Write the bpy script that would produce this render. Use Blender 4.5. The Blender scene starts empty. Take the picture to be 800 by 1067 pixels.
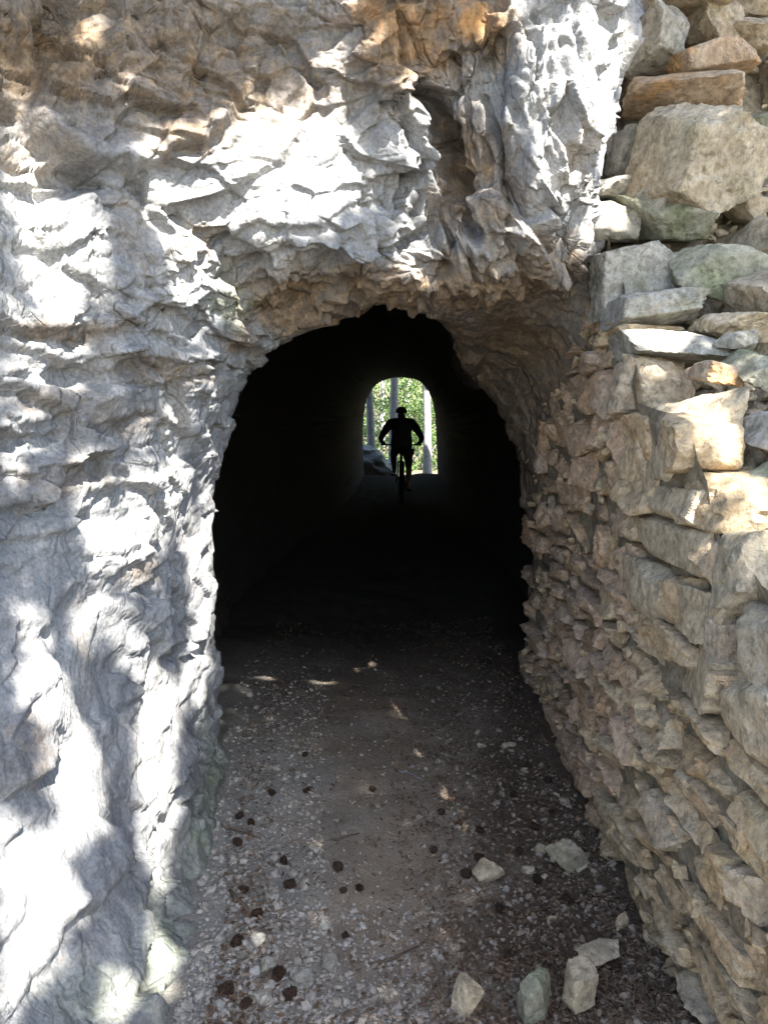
import bpy, bmesh, math, random
import numpy as np
from mathutils import Vector, Matrix, Euler

random.seed(7)
rng = np.random.default_rng(7)
SC = bpy.context.scene
COL = SC.collection

# ------------------------------------------------------------------ camera
F = 820.0                      # focal length in pixels of the 800 x 1067 photograph
EYE = 1.6
PITCH = math.radians(7.3)
cam_d = bpy.data.cameras.new('camera')
cam_d.sensor_fit = 'VERTICAL'
cam_d.sensor_height = 36.0
cam_d.lens = 36.0 * F / 1067.0
cam_d.clip_start = 0.05
cam_d.clip_end = 1000
cam = bpy.data.objects.new('camera', cam_d)
cam.location = (0, 0, EYE)
cam.rotation_euler = (math.radians(90) - PITCH, 0, 0)
COL.objects.link(cam)
SC.camera = cam

# ------------------------------------------------------------------ light
SUN_AZ = math.radians(26)      # to the right of straight behind the camera
SUN_EL = math.radians(48)
S = np.array([math.sin(SUN_AZ) * math.cos(SUN_EL), -math.cos(SUN_AZ) * math.cos(SUN_EL), math.sin(SUN_EL)])
world = bpy.data.worlds.new('World')
SC.world = world
world.use_nodes = True
wn = world.node_tree.nodes
sky = wn.new('ShaderNodeTexSky')
sky.sky_type = 'NISHITA'
sky.sun_disc = False
sky.sun_elevation = SUN_EL
sky.sun_rotation = math.atan2(S[0], S[1])
world.node_tree.links.new(sky.outputs[0], wn['Background'].inputs[0])
wn['Background'].inputs[1].default_value = 0.092
sun_d = bpy.data.lights.new('sun', 'SUN')
sun_d.energy = 5.0
sun_d.angle = math.radians(0.55)
sun_d.color = (1.0, 0.95, 0.87)
sun = bpy.data.objects.new('sun', sun_d)
sun.rotation_euler = Vector(S).to_track_quat('Z', 'Y').to_euler()
COL.objects.link(sun)
SC.view_settings.view_transform = 'Standard'
SC.view_settings.look = 'None'
SC.view_settings.exposure = 2.95
SC.view_settings.gamma = 1.0
SC.view_settings.use_curve_mapping = False
SC.cycles.max_bounces = 7
SC.cycles.diffuse_bounces = 5
SC.cycles.use_denoising = True
SC.cycles.sample_clamp_indirect = 8

# ------------------------------------------------------------------ helpers
CP, SP = math.cos(PITCH), math.sin(PITCH)
def P(u, v, d):
    """world point seen at photograph pixel (u, v), d metres ahead of the camera"""
    x = (u - 400.0) / F
    y = -(v - 533.5) / F
    fy = CP + y * SP
    fz = -SP + y * CP
    k = d / fy
    return np.array([x * k, d, EYE + fz * k])
def pix(p):
    p = np.asarray(p, float)
    q = p - np.array([0, 0, EYE])
    fwd = q[..., 1] * CP - q[..., 2] * SP
    up = q[..., 1] * SP + q[..., 2] * CP
    fwd = np.where(fwd > 0.05, fwd, 0.05)
    return 400 + F * q[..., 0] / fwd, 533.5 - F * up / fwd

def h3(ix, iy, iz, seed):
    h = (ix.astype(np.int64) * 374761393 + iy.astype(np.int64) * 668265263 + iz.astype(np.int64) * 2147483647 + seed * 974711) & 0xFFFFFFFF
    h = ((h ^ (h >> 13)) * 1274126177) & 0xFFFFFFFF
    h = ((h ^ (h >> 16)) * 2246822519) & 0xFFFFFFFF
    h = h ^ (h >> 15)
    return (h & 0xFFFFFF).astype(np.float32) / np.float32(0xFFFFFF)
def vnoise(p, seed=0):
    i = np.floor(p).astype(np.int64)
    f = (p - i).astype(np.float32)
    f = f * f * (3 - 2 * f)
    r = 0
    for dx in (0, 1):
        wx = f[:, 0] if dx else 1 - f[:, 0]
        for dy in (0, 1):
            wy = f[:, 1] if dy else 1 - f[:, 1]
            for dz in (0, 1):
                wz = f[:, 2] if dz else 1 - f[:, 2]
                r = r + wx * wy * wz * h3(i[:, 0] + dx, i[:, 1] + dy, i[:, 2] + dz, seed)
    return r * 2 - 1
def fbm(p, octs=4, seed=0, gain=0.5):
    r, a, s = 0, 1.0, 1.0
    for o in range(octs):
        r = r + a * vnoise(p * s + 13.7 * o, seed + o)
        a *= gain; s *= 2.03
    return r
def facets(p, seed=0, tilt=0.7, soft=0.13):
    """broken-rock relief: every Voronoi cell is a tilted plane at its own height, joined by short ramps; also crack distance"""
    i = np.floor(p).astype(np.int64)
    n = len(p)
    d1 = np.full(n, 9.0, np.float32); d2 = np.full(n, 9.0, np.float32)
    o1 = np.zeros((n, 3), np.float32); c1 = np.zeros((n, 3), np.int64); o2 = o1.copy(); c2 = c1.copy()
    for dx in (-1, 0, 1):
        for dy in (-1, 0, 1):
            for dz in (-1, 0, 1):
                c = i + np.array([dx, dy, dz])
                cx, cy, cz = c.T
                o = (p - c - np.stack([h3(cx, cy, cz, seed + k) for k in range(3)], 1)).astype(np.float32)
                dd = (o * o).sum(1)
                m = dd < d1
                m2 = ~m & (dd < d2)
                d2[m] = d1[m]; o2[m] = o1[m]; c2[m] = c1[m]
                d1[m] = dd[m]; o1[m] = o[m]; c1[m] = c[m]
                d2[m2] = dd[m2]; o2[m2] = o[m2]; c2[m2] = c[m2]
    def hgt(o, c):
        a = c[:, 0], c[:, 1], c[:, 2]
        return h3(*a, seed + 5) * 2 - 1 + 2 * tilt * sum(o[:, k] * (h3(*a, seed + 6 + k) * 2 - 1) for k in range(3))
    gap = np.sqrt(d2) - np.sqrt(d1)
    w = np.clip(gap / soft, 0, 1); w = 0.5 + 0.5 * w * w * (3 - 2 * w)
    return hgt(o1, c1) * w + hgt(o2, c2) * (1 - w), gap

def mesh_np(name, verts, faces, smooth=True):
    """faces: (n,3) or (n,4) int array"""
    me = bpy.data.meshes.new(name)
    verts = np.asarray(verts, np.float32); faces = np.asarray(faces, np.int32)
    k = faces.shape[1]
    me.vertices.add(len(verts)); me.vertices.foreach_set('co', verts.ravel())
    me.loops.add(faces.size); me.loops.foreach_set('vertex_index', faces.ravel())
    me.polygons.add(len(faces))
    me.polygons.foreach_set('loop_start', np.arange(0, faces.size, k, dtype=np.int32))
    me.polygons.foreach_set('loop_total', np.full(len(faces), k, np.int32))
    me.polygons.foreach_set('use_smooth', np.full(len(faces), smooth, bool))
    me.update(calc_edges=True)
    return me
def crisp(me, deg=32):
    me.set_sharp_from_angle(angle=math.radians(deg))
    return me
def attr(me, name, vals):
    a = me.attributes.new(name, 'FLOAT', 'POINT')
    a.data.foreach_set('value', np.asarray(vals, np.float32))
def link(name, me, mat=None, parent=None, loc=(0, 0, 0), rot=(0, 0, 0), scale=(1, 1, 1)):
    o = bpy.data.objects.new(name, me)
    COL.objects.link(o)
    if mat is not None and me is not None and not me.materials:
        me.materials.append(mat)
    o.parent = parent
    o.location = loc; o.rotation_euler = rot; o.scale = scale
    return o
def tag(o, label=None, cat=None, group=None, kind=None):
    if label: o['label'] = label
    if cat: o['category'] = cat
    if group: o['group'] = group
    if kind: o['kind'] = kind
    return o
def grid_faces(nu, nv):
    i = np.arange(nu - 1)[:, None] * nv + np.arange(nv - 1)[None, :]
    return np.stack([i, i + 1, i + nv + 1, i + nv], -1).reshape(-1, 4)
def grid_normals(G):
    du = np.gradient(G, axis=0); dv = np.gradient(G, axis=1)
    n = np.cross(du, dv)
    return n / (np.linalg.norm(n, axis=2, keepdims=True) + 1e-9)

# ------------------------------------------------------------------ materials
def new_mat(name):
    m = bpy.data.materials.new(name); m.use_nodes = True
    nt = m.node_tree
    return m, nt, nt.nodes['Principled BSDF']
def nd(nt, t, **kw):
    n = nt.nodes.new(t)
    for k, v in kw.items():
        setattr(n, k, v)
    return n
def noise_n(nt, vec, scale, detail=6, rough=0.6, dist=0.0):
    n = nd(nt, 'ShaderNodeTexNoise')
    n.inputs['Scale'].default_value = scale; n.inputs['Detail'].default_value = detail
    n.inputs['Roughness'].default_value = rough; n.inputs['Distortion'].default_value = dist
    nt.links.new(vec, n.inputs['Vector'])
    return n.outputs['Fac']
def ramp(nt, fac, stops):
    r = nd(nt, 'ShaderNodeValToRGB')
    el = r.color_ramp.elements
    while len(el) < len(stops): el.new(0.5)
    for e, (p, c) in zip(el, stops):
        e.position = p
        e.color = (c, c, c, 1) if isinstance(c, (int, float)) else (*c, 1)
    nt.links.new(fac, r.inputs[0])
    return r.outputs[0]
def mixc(nt, fac, a, b, blend='MIX'):
    m = nd(nt, 'ShaderNodeMix', data_type='RGBA', blend_type=blend)
    for sock, v in ((m.inputs[0], fac), (m.inputs[6], a), (m.inputs[7], b)):
        if hasattr(v, 'links'): nt.links.new(v, sock)
        elif isinstance(v, tuple): sock.default_value = (*v, 1)
        else: sock.default_value = v
    return m.outputs[2]
def math_n(nt, op, a, b=None, clamp=False):
    m = nd(nt, 'ShaderNodeMath', operation=op, use_clamp=clamp)
    for sock, v in ((m.inputs[0], a), (m.inputs[1], b)):
        if v is None: continue
        if hasattr(v, 'links'): nt.links.new(v, sock)
        else: sock.default_value = v
    return m.outputs[0]
def bump(nt, bsdf, height, dist, strength=1.0, prev=None):
    b = nd(nt, 'ShaderNodeBump')
    b.inputs['Distance'].default_value = dist; b.inputs['Strength'].default_value = strength
    nt.links.new(height, b.inputs['Height'])
    if prev is not None: nt.links.new(prev, b.inputs['Normal'])
    nt.links.new(b.outputs[0], bsdf.inputs['Normal'])
    return b.outputs[0]
def attr_n(nt, name):
    return nd(nt, 'ShaderNodeAttribute', attribute_name=name).outputs['Fac']

def mat_cliff():
    m, nt, b = new_mat('limestone')
    pos = nd(nt, 'ShaderNodeNewGeometry').outputs['Position']
    mp = nd(nt, 'ShaderNodeMapping'); mp.inputs['Scale'].default_value = (1, 1, 0.35); mp.inputs['Rotation'].default_value = (0.1, 0.25, 0)
    nt.links.new(pos, mp.inputs[0])
    n1 = noise_n(nt, mp.outputs[0], 5.0, 5, 0.62, 0.4)
    n2 = noise_n(nt, pos, 22.0, 4, 0.65)
    n3 = noise_n(nt, pos, 90.0, 3, 0.7)
    grey = ramp(nt, n1, [(0.28, (0.125, 0.133, 0.145)), (0.5, (0.225, 0.23, 0.235)), (0.72, (0.37, 0.365, 0.35))])
    grey = mixc(nt, ramp(nt, n2, [(0.3, 0.5), (0.55, 0.0)]), grey, (0.165, 0.16, 0.15))
    och = ramp(nt, n2, [(0.25, (0.065, 0.044, 0.029)), (0.5, (0.15, 0.108, 0.07)), (0.75, (0.30, 0.225, 0.15))])  # brown rock tones, taken darker to paint shade under lintel and vault
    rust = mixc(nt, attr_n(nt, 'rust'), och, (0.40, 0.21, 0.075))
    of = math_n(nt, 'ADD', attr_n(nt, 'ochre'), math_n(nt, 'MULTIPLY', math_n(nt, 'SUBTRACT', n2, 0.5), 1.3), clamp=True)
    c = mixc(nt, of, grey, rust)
    n4 = noise_n(nt, mp.outputs[0], 16, 5, 0.78, 0.2)
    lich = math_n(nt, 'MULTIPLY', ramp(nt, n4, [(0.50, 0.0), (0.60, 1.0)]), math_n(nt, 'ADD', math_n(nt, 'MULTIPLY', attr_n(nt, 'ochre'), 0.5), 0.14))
    c = mixc(nt, lich, c, (0.07, 0.062, 0.05))
    mf = math_n(nt, 'MULTIPLY', attr_n(nt, 'moss'), ramp(nt, n2, [(0.35, 0.2), (0.6, 1.0)]))
    c = mixc(nt, mf, c, (0.17, 0.21, 0.12))
    c = mixc(nt, attr_n(nt, 'tunnel_shade'), c, (0.035, 0.033, 0.03))  # painted-in tunnel shade over the rock colour
    c = mixc(nt, 1.0, c, ramp(nt, n3, [(0.3, 0.62), (0.6, 1.08)]), 'MULTIPLY')
    nt.links.new(c, b.inputs['Base Color'])
    b.inputs['Roughness'].default_value = 0.9
    b.inputs['Specular IOR Level'].default_value = 0.2
    vo = nd(nt, 'ShaderNodeTexVoronoi', feature='F1'); vo.inputs['Scale'].default_value = 55
    nt.links.new(pos, vo.inputs['Vector'])
    nv = nd(nt, 'ShaderNodeTexNoise'); nv.inputs['Scale'].default_value = 7; nv.inputs['Detail'].default_value = 2
    nt.links.new(pos, nv.inputs['Vector'])
    dv = nd(nt, 'ShaderNodeVectorMath', operation='SCALE'); dv.inputs['Scale'].default_value = 0.10
    nt.links.new(nv.outputs['Color'], dv.inputs[0])
    av = nd(nt, 'ShaderNodeVectorMath', operation='ADD'); nt.links.new(mp.outputs[0], av.inputs[0]); nt.links.new(dv.outputs[0], av.inputs[1])
    h = math_n(nt, 'ADD', math_n(nt, 'MULTIPLY', n2, 0.006), math_n(nt, 'MULTIPLY', n3, 0.0036))
    h = math_n(nt, 'ADD', h, math_n(nt, 'MULTIPLY', vo.outputs['Distance'], 0.0022))
    for sc_, ds in ((5.0, 0.014), (15.0, 0.004)):
        ve = nd(nt, 'ShaderNodeTexVoronoi', feature='DISTANCE_TO_EDGE'); ve.inputs['Scale'].default_value = sc_
        nt.links.new(av.outputs[0], ve.inputs['Vector'])
        cr_ = math_n(nt, 'MULTIPLY', ramp(nt, ve.outputs['Distance'], [(0.0, 0.0), (0.06, 1.0)]), attr_n(nt, 'rough'))
        h = math_n(nt, 'ADD', h, math_n(nt, 'MULTIPLY', cr_, ds))
    bump(nt, b, h, 1.0, 0.8)
    return m

def mat_stone(name, dark, mid, light, moss=0.25, rust=0.0, vary=0.5):
    m, nt, b = new_mat(name)
    tc = nd(nt, 'ShaderNodeTexCoord')
    oi = nd(nt, 'ShaderNodeObjectInfo')
    pos = nd(nt, 'ShaderNodeNewGeometry').outputs['Position']
    off = nd(nt, 'ShaderNodeVectorMath', operation='ADD')
    sc = nd(nt, 'ShaderNodeVectorMath', operation='SCALE')
    nt.links.new(oi.outputs['Location'], sc.inputs[0]); sc.inputs['Scale'].default_value = 7.3
    nt.links.new(pos, off.inputs[0]); nt.links.new(sc.outputs[0], off.inputs[1])
    v = off.outputs[0]
    n1 = noise_n(nt, v, 9, 7, 0.65, 0.5)
    n2 = noise_n(nt, v, 40, 6, 0.7)
    n3 = noise_n(nt, v, 160, 4, 0.7)
    c = ramp(nt, n1, [(0.28, dark), (0.5, mid), (0.72, light)])
    r = oi.outputs['Random']
    c = mixc(nt, ramp(nt, r, [(0.0, 0.0), (0.35, vary), (0.36, 0.0), (1.0, 0.0)]), c, tuple(x * 0.62 for x in dark))
    c = mixc(nt, ramp(nt, r, [(0.6, 0.0), (0.61, 0.0), (1.0, vary)]), c, (0.40, 0.385, 0.36))
    if rust: c = mixc(nt, math_n(nt, 'MULTIPLY', ramp(nt, noise_n(nt, v, 5, 3, 0.55), [(0.5, 0.0), (0.57, 1.0)]), rust), c, (0.42, 0.26, 0.13))
    if moss: c = mixc(nt, math_n(nt, 'MULTIPLY', ramp(nt, noise_n(nt, v, 6, 5, 0.6), [(0.5, 0.0), (0.68, 1.0)]), moss), c, (0.185, 0.215, 0.105))
    c = mixc(nt, 1.0, c, ramp(nt, n2, [(0.3, 0.5), (0.62, 1.12)]), 'MULTIPLY')
    c = mixc(nt, math_n(nt, 'MULTIPLY', ramp(nt, noise_n(nt, v, 24, 4, 0.75), [(0.54, 0.0), (0.62, 1.0)]), 0.55), c, (0.13, 0.115, 0.085))
    nt.links.new(c, b.inputs['Base Color'])
    b.inputs['Roughness'].default_value = 0.92
    b.inputs['Specular IOR Level'].default_value = 0.15
    hh = math_n(nt, 'ADD', math_n(nt, 'MULTIPLY', n1, 0.018), math_n(nt, 'MULTIPLY', n2, 0.012))
    bump(nt, b, math_n(nt, 'ADD', hh, math_n(nt, 'MULTIPLY', n3, 0.003)), 1.0, 0.85)
    return m

def mat_plain(name, col, rough=0.8, vary=None, scale=30, attr_name=None, spec=0.2):
    m, nt, b = new_mat(name)
    pos = nd(nt, 'ShaderNodeNewGeometry').outputs['Position']
    n = noise_n(nt, pos, scale, 5, 0.65)
    c = ramp(nt, n, [(0.3, tuple(x * 0.65 for x in col)), (0.7, tuple(min(1, x * 1.25) for x in col))])
    if attr_name:
        c = mixc(nt, attr_n(nt, attr_name), c, vary)
    nt.links.new(c, b.inputs['Base Color'])
    b.inputs['Roughness'].default_value = rough
    b.inputs['Specular IOR Level'].default_value = spec
    bump(nt, b, n, 0.003, 0.5)
    return m

def mat_ground():
    m, nt, b = new_mat('path_dirt')
    pos = nd(nt, 'ShaderNodeNewGeometry').outputs['Position']
    n1 = noise_n(nt, pos, 4, 6, 0.6, 0.3); n2 = noise_n(nt, pos, 35, 6, 0.7); n3 = noise_n(nt, pos, 140, 5, 0.75)
    dirt = ramp(nt, n1, [(0.3, (0.31, 0.245, 0.185)), (0.7, (0.41, 0.34, 0.27))])
    c = mixc(nt, attr_n(nt, 'gravel'), dirt, (0.34, 0.325, 0.295))
    c = mixc(nt, attr_n(nt, 'litter'), c, (0.105, 0.074, 0.052))
    c = mixc(nt, attr_n(nt, 'floor_shade'), c, (0.03, 0.027, 0.024))  # shade painted into the tunnel floor colour
    c = mixc(nt, attr_n(nt, 'forest'), c, ramp(nt, n1, [(0.3, (0.10, 0.085, 0.05)), (0.7, (0.19, 0.17, 0.12))]))
    c = mixc(nt, 1.0, c, ramp(nt, n3, [(0.3, 0.68), (0.65, 1.15)]), 'MULTIPLY')
    c = mixc(nt, 1.0, c, ramp(nt, n2, [(0.3, 0.8), (0.65, 1.1)]), 'MULTIPLY')
    nt.links.new(c, b.inputs['Base Color'])
    b.inputs['Roughness'].default_value = 0.95; b.inputs['Specular IOR Level'].default_value = 0.1
    p = bump(nt, b, n2, 0.02, 0.6); bump(nt, b, n3, 0.008, 0.8, p)
    return m

def mat_leaf(name, c0, c1, trans=0.35):
    m, nt, b = new_mat(name)
    c = mixc(nt, attr_n(nt, 'tint'), c0, c1)
    nt.links.new(c, b.inputs['Base Color'])
    b.inputs['Roughness'].default_value = 0.6; b.inputs['Specular IOR Level'].default_value = 0.25
    tr = nd(nt, 'ShaderNodeBsdfTranslucent'); nt.links.new(c, tr.inputs[0])
    mx = nd(nt, 'ShaderNodeMixShader'); mx.inputs[0].default_value = trans
    nt.links.new(b.outputs[0], mx.inputs[1]); nt.links.new(tr.outputs[0], mx.inputs[2])
    nt.links.new(mx.outputs[0], nt.nodes['Material Output'].inputs[0])
    return m

M_CLIFF = mat_cliff()
M_WALL = mat_stone('wall_stone', (0.35, 0.26, 0.16), (0.55, 0.42, 0.265), (0.64, 0.52, 0.36), moss=0.15, rust=0.3, vary=0.4)
M_PINK = mat_stone('pinkish_wall_stone', (0.36, 0.25, 0.165), (0.57, 0.405, 0.275), (0.65, 0.49, 0.35), moss=0.0, rust=0.45, vary=0.3)
M_QUOIN = mat_stone('quoin_stone', (0.33, 0.265, 0.18), (0.50, 0.415, 0.29), (0.60, 0.515, 0.385), moss=0.15, rust=0.15, vary=0.1)
M_TAN = mat_stone('tan_boulder', (0.27, 0.22, 0.155), (0.40, 0.34, 0.25), (0.50, 0.44, 0.345), moss=0.2, rust=0.12, vary=0.15)
M_GREY = mat_stone('grey_stone', (0.23, 0.215, 0.18), (0.365, 0.345, 0.30), (0.50, 0.475, 0.42), moss=0.3, vary=0.2)
M_GREEN = mat_stone('mossy_stone', (0.19, 0.19, 0.13), (0.29, 0.285, 0.215), (0.39, 0.37, 0.29), moss=0.8, vary=0.15)
M_RUST = mat_stone('rusty_stone', (0.27, 0.20, 0.14), (0.41, 0.31, 0.22), (0.50, 0.42, 0.33), moss=0.1, rust=0.9, vary=0.1)
M_RUBBLE = mat_stone('rubble_dirt', (0.15, 0.12, 0.085), (0.245, 0.205, 0.15), (0.34, 0.30, 0.23), moss=0.2, vary=0.0)
M_GROUND = mat_ground()
M_PEBBLE = mat_plain('pebble', (0.31, 0.295, 0.265), 0.9, (0.26, 0.21, 0.16), 60, 'brown')
M_CONE = mat_plain('pine_cone_brown', (0.045, 0.028, 0.019), 0.85, None, 80)
M_LITTER = mat_plain('litter_brown', (0.085, 0.055, 0.037), 0.9, (0.21, 0.15, 0.10), 60, 'tint')
M_TWIG = mat_plain('twig_bark', (0.10, 0.075, 0.055), 0.9, None, 60)
M_BARK = mat_plain('grey_bark', (0.21, 0.205, 0.20), 0.9, None, 9)
M_LEAF = mat_leaf('leaf_green', (0.035, 0.085, 0.025), (0.13, 0.175, 0.05), .3)
M_PINE = mat_leaf('pine_green', (0.035, 0.075, 0.025), (0.08, 0.13, 0.04), 0.15)

# ------------------------------------------------------------------ ground sheet
def path_z(x, y):
    z = 0.035 * np.clip(np.abs(x) - 0.35, 0, 0.5) / 0.4
    return z
def ax(parts):
    out = []
    for a, b, n in parts: out += list(np.linspace(a, b, n, endpoint=False))
    return np.array(out + [parts[-1][1]])
gx = ax([(-200, -20, 10), (-20, -3, 12), (-3, -1.1, 8), (-1.1, 1.15, 112), (1.15, 4, 10), (4, 20, 12), (20, 200, 10)])
gy = ax([(-200, -20, 10), (-20, 0, 14), (0, 1.6, 20), (1.6, 4.5, 145), (4.5, 8, 60), (8, 20, 50), (20, 45, 40), (45, 300, 20)])
X, Y = np.meshgrid(gx, gy, indexing='ij')
pts = np.stack([X, Y, np.zeros_like(X)], -1).reshape(-1, 3)
near = ((np.abs(pts[:, 0]) < 2.5) & (pts[:, 1] > -1) & (pts[:, 1] < 21)).astype(float)
z = path_z(pts[:, 0], pts[:, 1]) + near * (0.018 * fbm(pts * 2.2, 3, 3) + 0.010 * fbm(pts * 9, 3, 5))
beyond = np.clip((pts[:, 1] - 21) / 12, 0, 3)
side = np.clip(-(pts[:, 0] - 0.0) / 4, -0.25, 1)
z = z + beyond * 0.35 + beyond * side * 0.5 + (pts[:, 1] > 20) * 0.12 * fbm(pts * 0.8, 3, 8) * np.clip((pts[:, 1] - 20) / 3, 0, 1)
yy = pts[:, 1]
z = z + .13 * np.clip((yy - 13.5) / 4.3, 0, 1) ** 2 * np.clip((19.5 - yy) / 1.5, 0, 1) - .75 * np.clip((yy - 19.3) / 2.5, 0, 1) * np.clip((400 - yy) / 50, 0, 1)
z = z + .34 * np.clip(yy - 44, 0, 70)
z = np.minimum(z, 26)
pts[:, 2] = z
me = mesh_np('path_mesh', pts, grid_faces(len(gx), len(gy)))
nn = fbm(pts * 3.1, 4, 17)
gl = np.clip((-(pts[:, 0] + 0.02) * 2.6 + nn * 0.5 + (2.7 - pts[:, 1]) * 0.4), 0, 1) * np.clip((7 - pts[:, 1]) / 3, 0, 1)
gl = np.maximum(gl, np.clip((1.6 - pts[:, 1]) / 1.4, 0, 1))
lt = np.clip(((pts[:, 0] - 0.18 - 0.12 * (pts[:, 1] - 2)) * 3.5 + nn * 0.6), 0, 0.85) * np.clip((8 - pts[:, 1]) / 4, 0, 1) * np.clip((pts[:, 1] + .2) / 1.6, 0, 1)
attr(me, 'floor_shade', np.clip((pts[:, 1] - 3.3) / 2.4, 0, .9) * np.clip((19 - pts[:, 1]) / .5, 0, 1))  # dirt colour darkens inward, standing in for the tunnel's fading light
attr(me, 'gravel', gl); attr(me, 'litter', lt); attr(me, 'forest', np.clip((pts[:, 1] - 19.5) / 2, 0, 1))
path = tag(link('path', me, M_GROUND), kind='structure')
def ground_z(x, y):
    i = min(len(gx) - 2, max(0, int(np.searchsorted(gx, x)) - 1)); j = min(len(gy) - 2, max(0, int(np.searchsorted(gy, y)) - 1))
    a = (x - gx[i]) / (gx[i + 1] - gx[i]); b = (y - gy[j]) / (gy[j + 1] - gy[j])
    Z = z.reshape(len(gx), len(gy))
    return float((1 - a) * ((1 - b) * Z[i, j] + b * Z[i, j + 1]) + a * ((1 - b) * Z[i + 1, j] + b * Z[i + 1, j + 1]))
def ground_at(u, v):
    """where the pixel's ray meets the path"""
    zz = 0.0
    for _ in range(4):
        lo, hi = 0.3, 200.0
        for _ in range(60):
            mid = (lo + hi) / 2
            if P(u, v, mid)[2] > zz: lo = mid
            else: hi = mid
        p = P(u, v, lo); zz = ground_z(p[0], p[1])
    return p[0], p[1], zz

# ------------------------------------------------------------------ cliff with the tunnel bored through it
W = lambda x, y, zz: np.array([x, y, zz], float)
ST = [
 [W(-.68, 3.35, -.10), W(-.66, 3.08, -.10), W(-.585, 2.62, -.10), W(-.475, 2.12, -.10), W(-.47, 1.6, -.10), W(-.65, .5, -.10)],
 [P(227, 765, 3.25), P(209, 800, 2.86), P(176, 885, 2.42), P(108, 985, 1.86), P(-10, 1115, 1.42), W(-.85, .5, .35)],
 [P(222, 660, 3.25), P(203, 665, 2.90), P(140, 700, 2.42), P(60, 745, 1.98), P(-60, 800, 1.6), W(-1.1, .6, .9)],
 [P(223, 560, 3.25), P(203, 550, 2.9), P(140, 545, 2.5), P(60, 545, 2.15), P(-60, 550, 1.78), W(-1.3, .7, 1.4)],
 [P(231, 478, 3.25), P(213, 455, 2.9), P(140, 420, 2.5), P(60, 400, 2.2), P(-60, 370, 1.85), W(-1.4, .8, 2.0)],
 [P(250, 412, 3.28), P(228, 372, 2.88), P(150, 300, 2.5), P(60, 230, 2.25), P(-60, 120, 2.0), W(-1.5, 1.2, 2.9)],
 [P(279, 364, 3.32), P(250, 312, 2.8), P(190, 210, 2.52), P(120, 90, 2.42), P(30, -60, 2.35), W(-1.3, 1.9, 3.6)],
 [P(315, 342, 3.38), P(292, 280, 2.72), P(260, 180, 2.58), P(220, 60, 2.6), P(180, -60, 2.6), W(-.8, 2.5, 4.0)],
 [P(350, 328, 3.42), P(345, 272, 2.72), P(330, 170, 2.62), P(310, 50, 2.65), P(300, -60, 2.66), W(-.4, 2.7, 4.1)],
 [P(390, 314, 3.45), P(400, 288, 2.85), P(400, 180, 2.76), P(400, 60, 2.62), P(400, -60, 2.55), W(0., 2.7, 4.1)],
 [P(430, 320, 3.50), P(448, 298, 2.92), P(462, 190, 2.88), P(468, 60, 2.72), P(478, -60, 2.62), W(.35, 2.75, 4.1)],
 [P(467, 348, 3.85), P(508, 296, 3.02), P(525, 200, 2.78), P(545, 80, 2.7), P(555, -60, 2.68), W(.75, 2.8, 4.1)],
 [P(503, 392, 4.25), P(582, 286, 3.15), P(588, 215, 2.90), P(632, 100, 2.84), P(642, -60, 2.84), W(1.1, 2.9, 4.1)],
 [P(536, 452, 4.45), P(612, 325, 3.32), P(632, 225, 3.45), P(640, 100, 3.6), P(645, -60, 3.7), W(1.35, 3.8, 4.4)],
 [W(.83, 4.5, 1.0), W(.97, 3.7, 1.2), W(1.2, 3.6, 1.5), W(1.45, 3.85, 2.2), W(1.8, 4.1, 3.1), W(2.6, 4.5, 4.5)],
 [W(.88, 4.5, .45), W(1.0, 3.8, .5), W(1.25, 3.7, .7), W(1.7, 3.9, 1.2), W(2.3, 4.2, 2.2), W(3.6, 4.8, 3.6)],
 [W(.90, 4.5, -.1), W(1.0, 3.9, -.1), W(1.3, 3.8, -.1), W(2.0, 4.0, -.1), W(3.0, 4.4, -.1), W(5.0, 5.0, -.1)],
]
far_px = [(380, 512), (379, 490), (378, 468), (378, 450), (379, 434), (382, 418), (388, 405), (397, 397), (408, 394), (420, 393), (432, 395), (442, 401), (449, 412), (453, 430), (455, 452), (455.5, 478), (456, 510)]
FAR_D = 18.7
ctrl = []
for i, st in enumerate(ST):
    far = P(*far_px[i], FAR_D)
    if i in (0, 16): far[2] = -0.1
    T = st[0]
    out = st[5] - np.array([0.1, st[5][1], 1.2]); out /= np.linalg.norm(out) + 1e-9
    E = st[5] + out * 5 + np.array([0, 4.0, 0.0])
    mouth = far + (far - np.array([0.42, FAR_D, 1.2])) * 0.6 + np.array([0, 1.6, 0])
    blend = lambda t, y: np.array([T[0] * (1 - t) + far[0] * t, y, T[2] * (1 - t) + far[2] * t])
    og = np.array([T[0] - 0.1, 0, T[2] - 1.1]); og /= np.linalg.norm(og)
    lw = 1.0 if i <= 9 else max(0.0, 1 - (i - 9) / 3.0) if i < 13 else 0.55
    mid = [blend((y - T[1]) / (FAR_D - T[1]), y) + og * b_ * lw for y, b_ in ((12.0, .25), (8.0, .60), (5.6, .62), (T[1] + .40, .22))]
    flare = far + (far - np.array([0.42, FAR_D, 1.2])) * 4 + np.array([0, 1.9, 0])
    ctrl.append([flare, mouth, far] + mid + st + [E])
C = np.array(ctrl)                                   # stations x profile points x 3
def catmull(C, counts, axis):
    C = np.moveaxis(C, axis, 0)
    Cp = np.concatenate([2 * C[:1] - C[1:2], C, 2 * C[-1:] - C[-2:-1]])
    out = []
    for k, n in enumerate(counts):
        p0, p1, p2, p3 = Cp[k], Cp[k + 1], Cp[k + 2], Cp[k + 3]
        for t in np.arange(n) / n:
            out.append(0.5 * (2 * p1 + (p2 - p0) * t + (2 * p0 - 5 * p1 + 4 * p2 - p3) * t * t + (-p0 + 3 * p1 - 3 * p2 + p3) * t ** 3))
    out.append(C[-1])
    return np.moveaxis(np.array(out), 0, axis)
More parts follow.
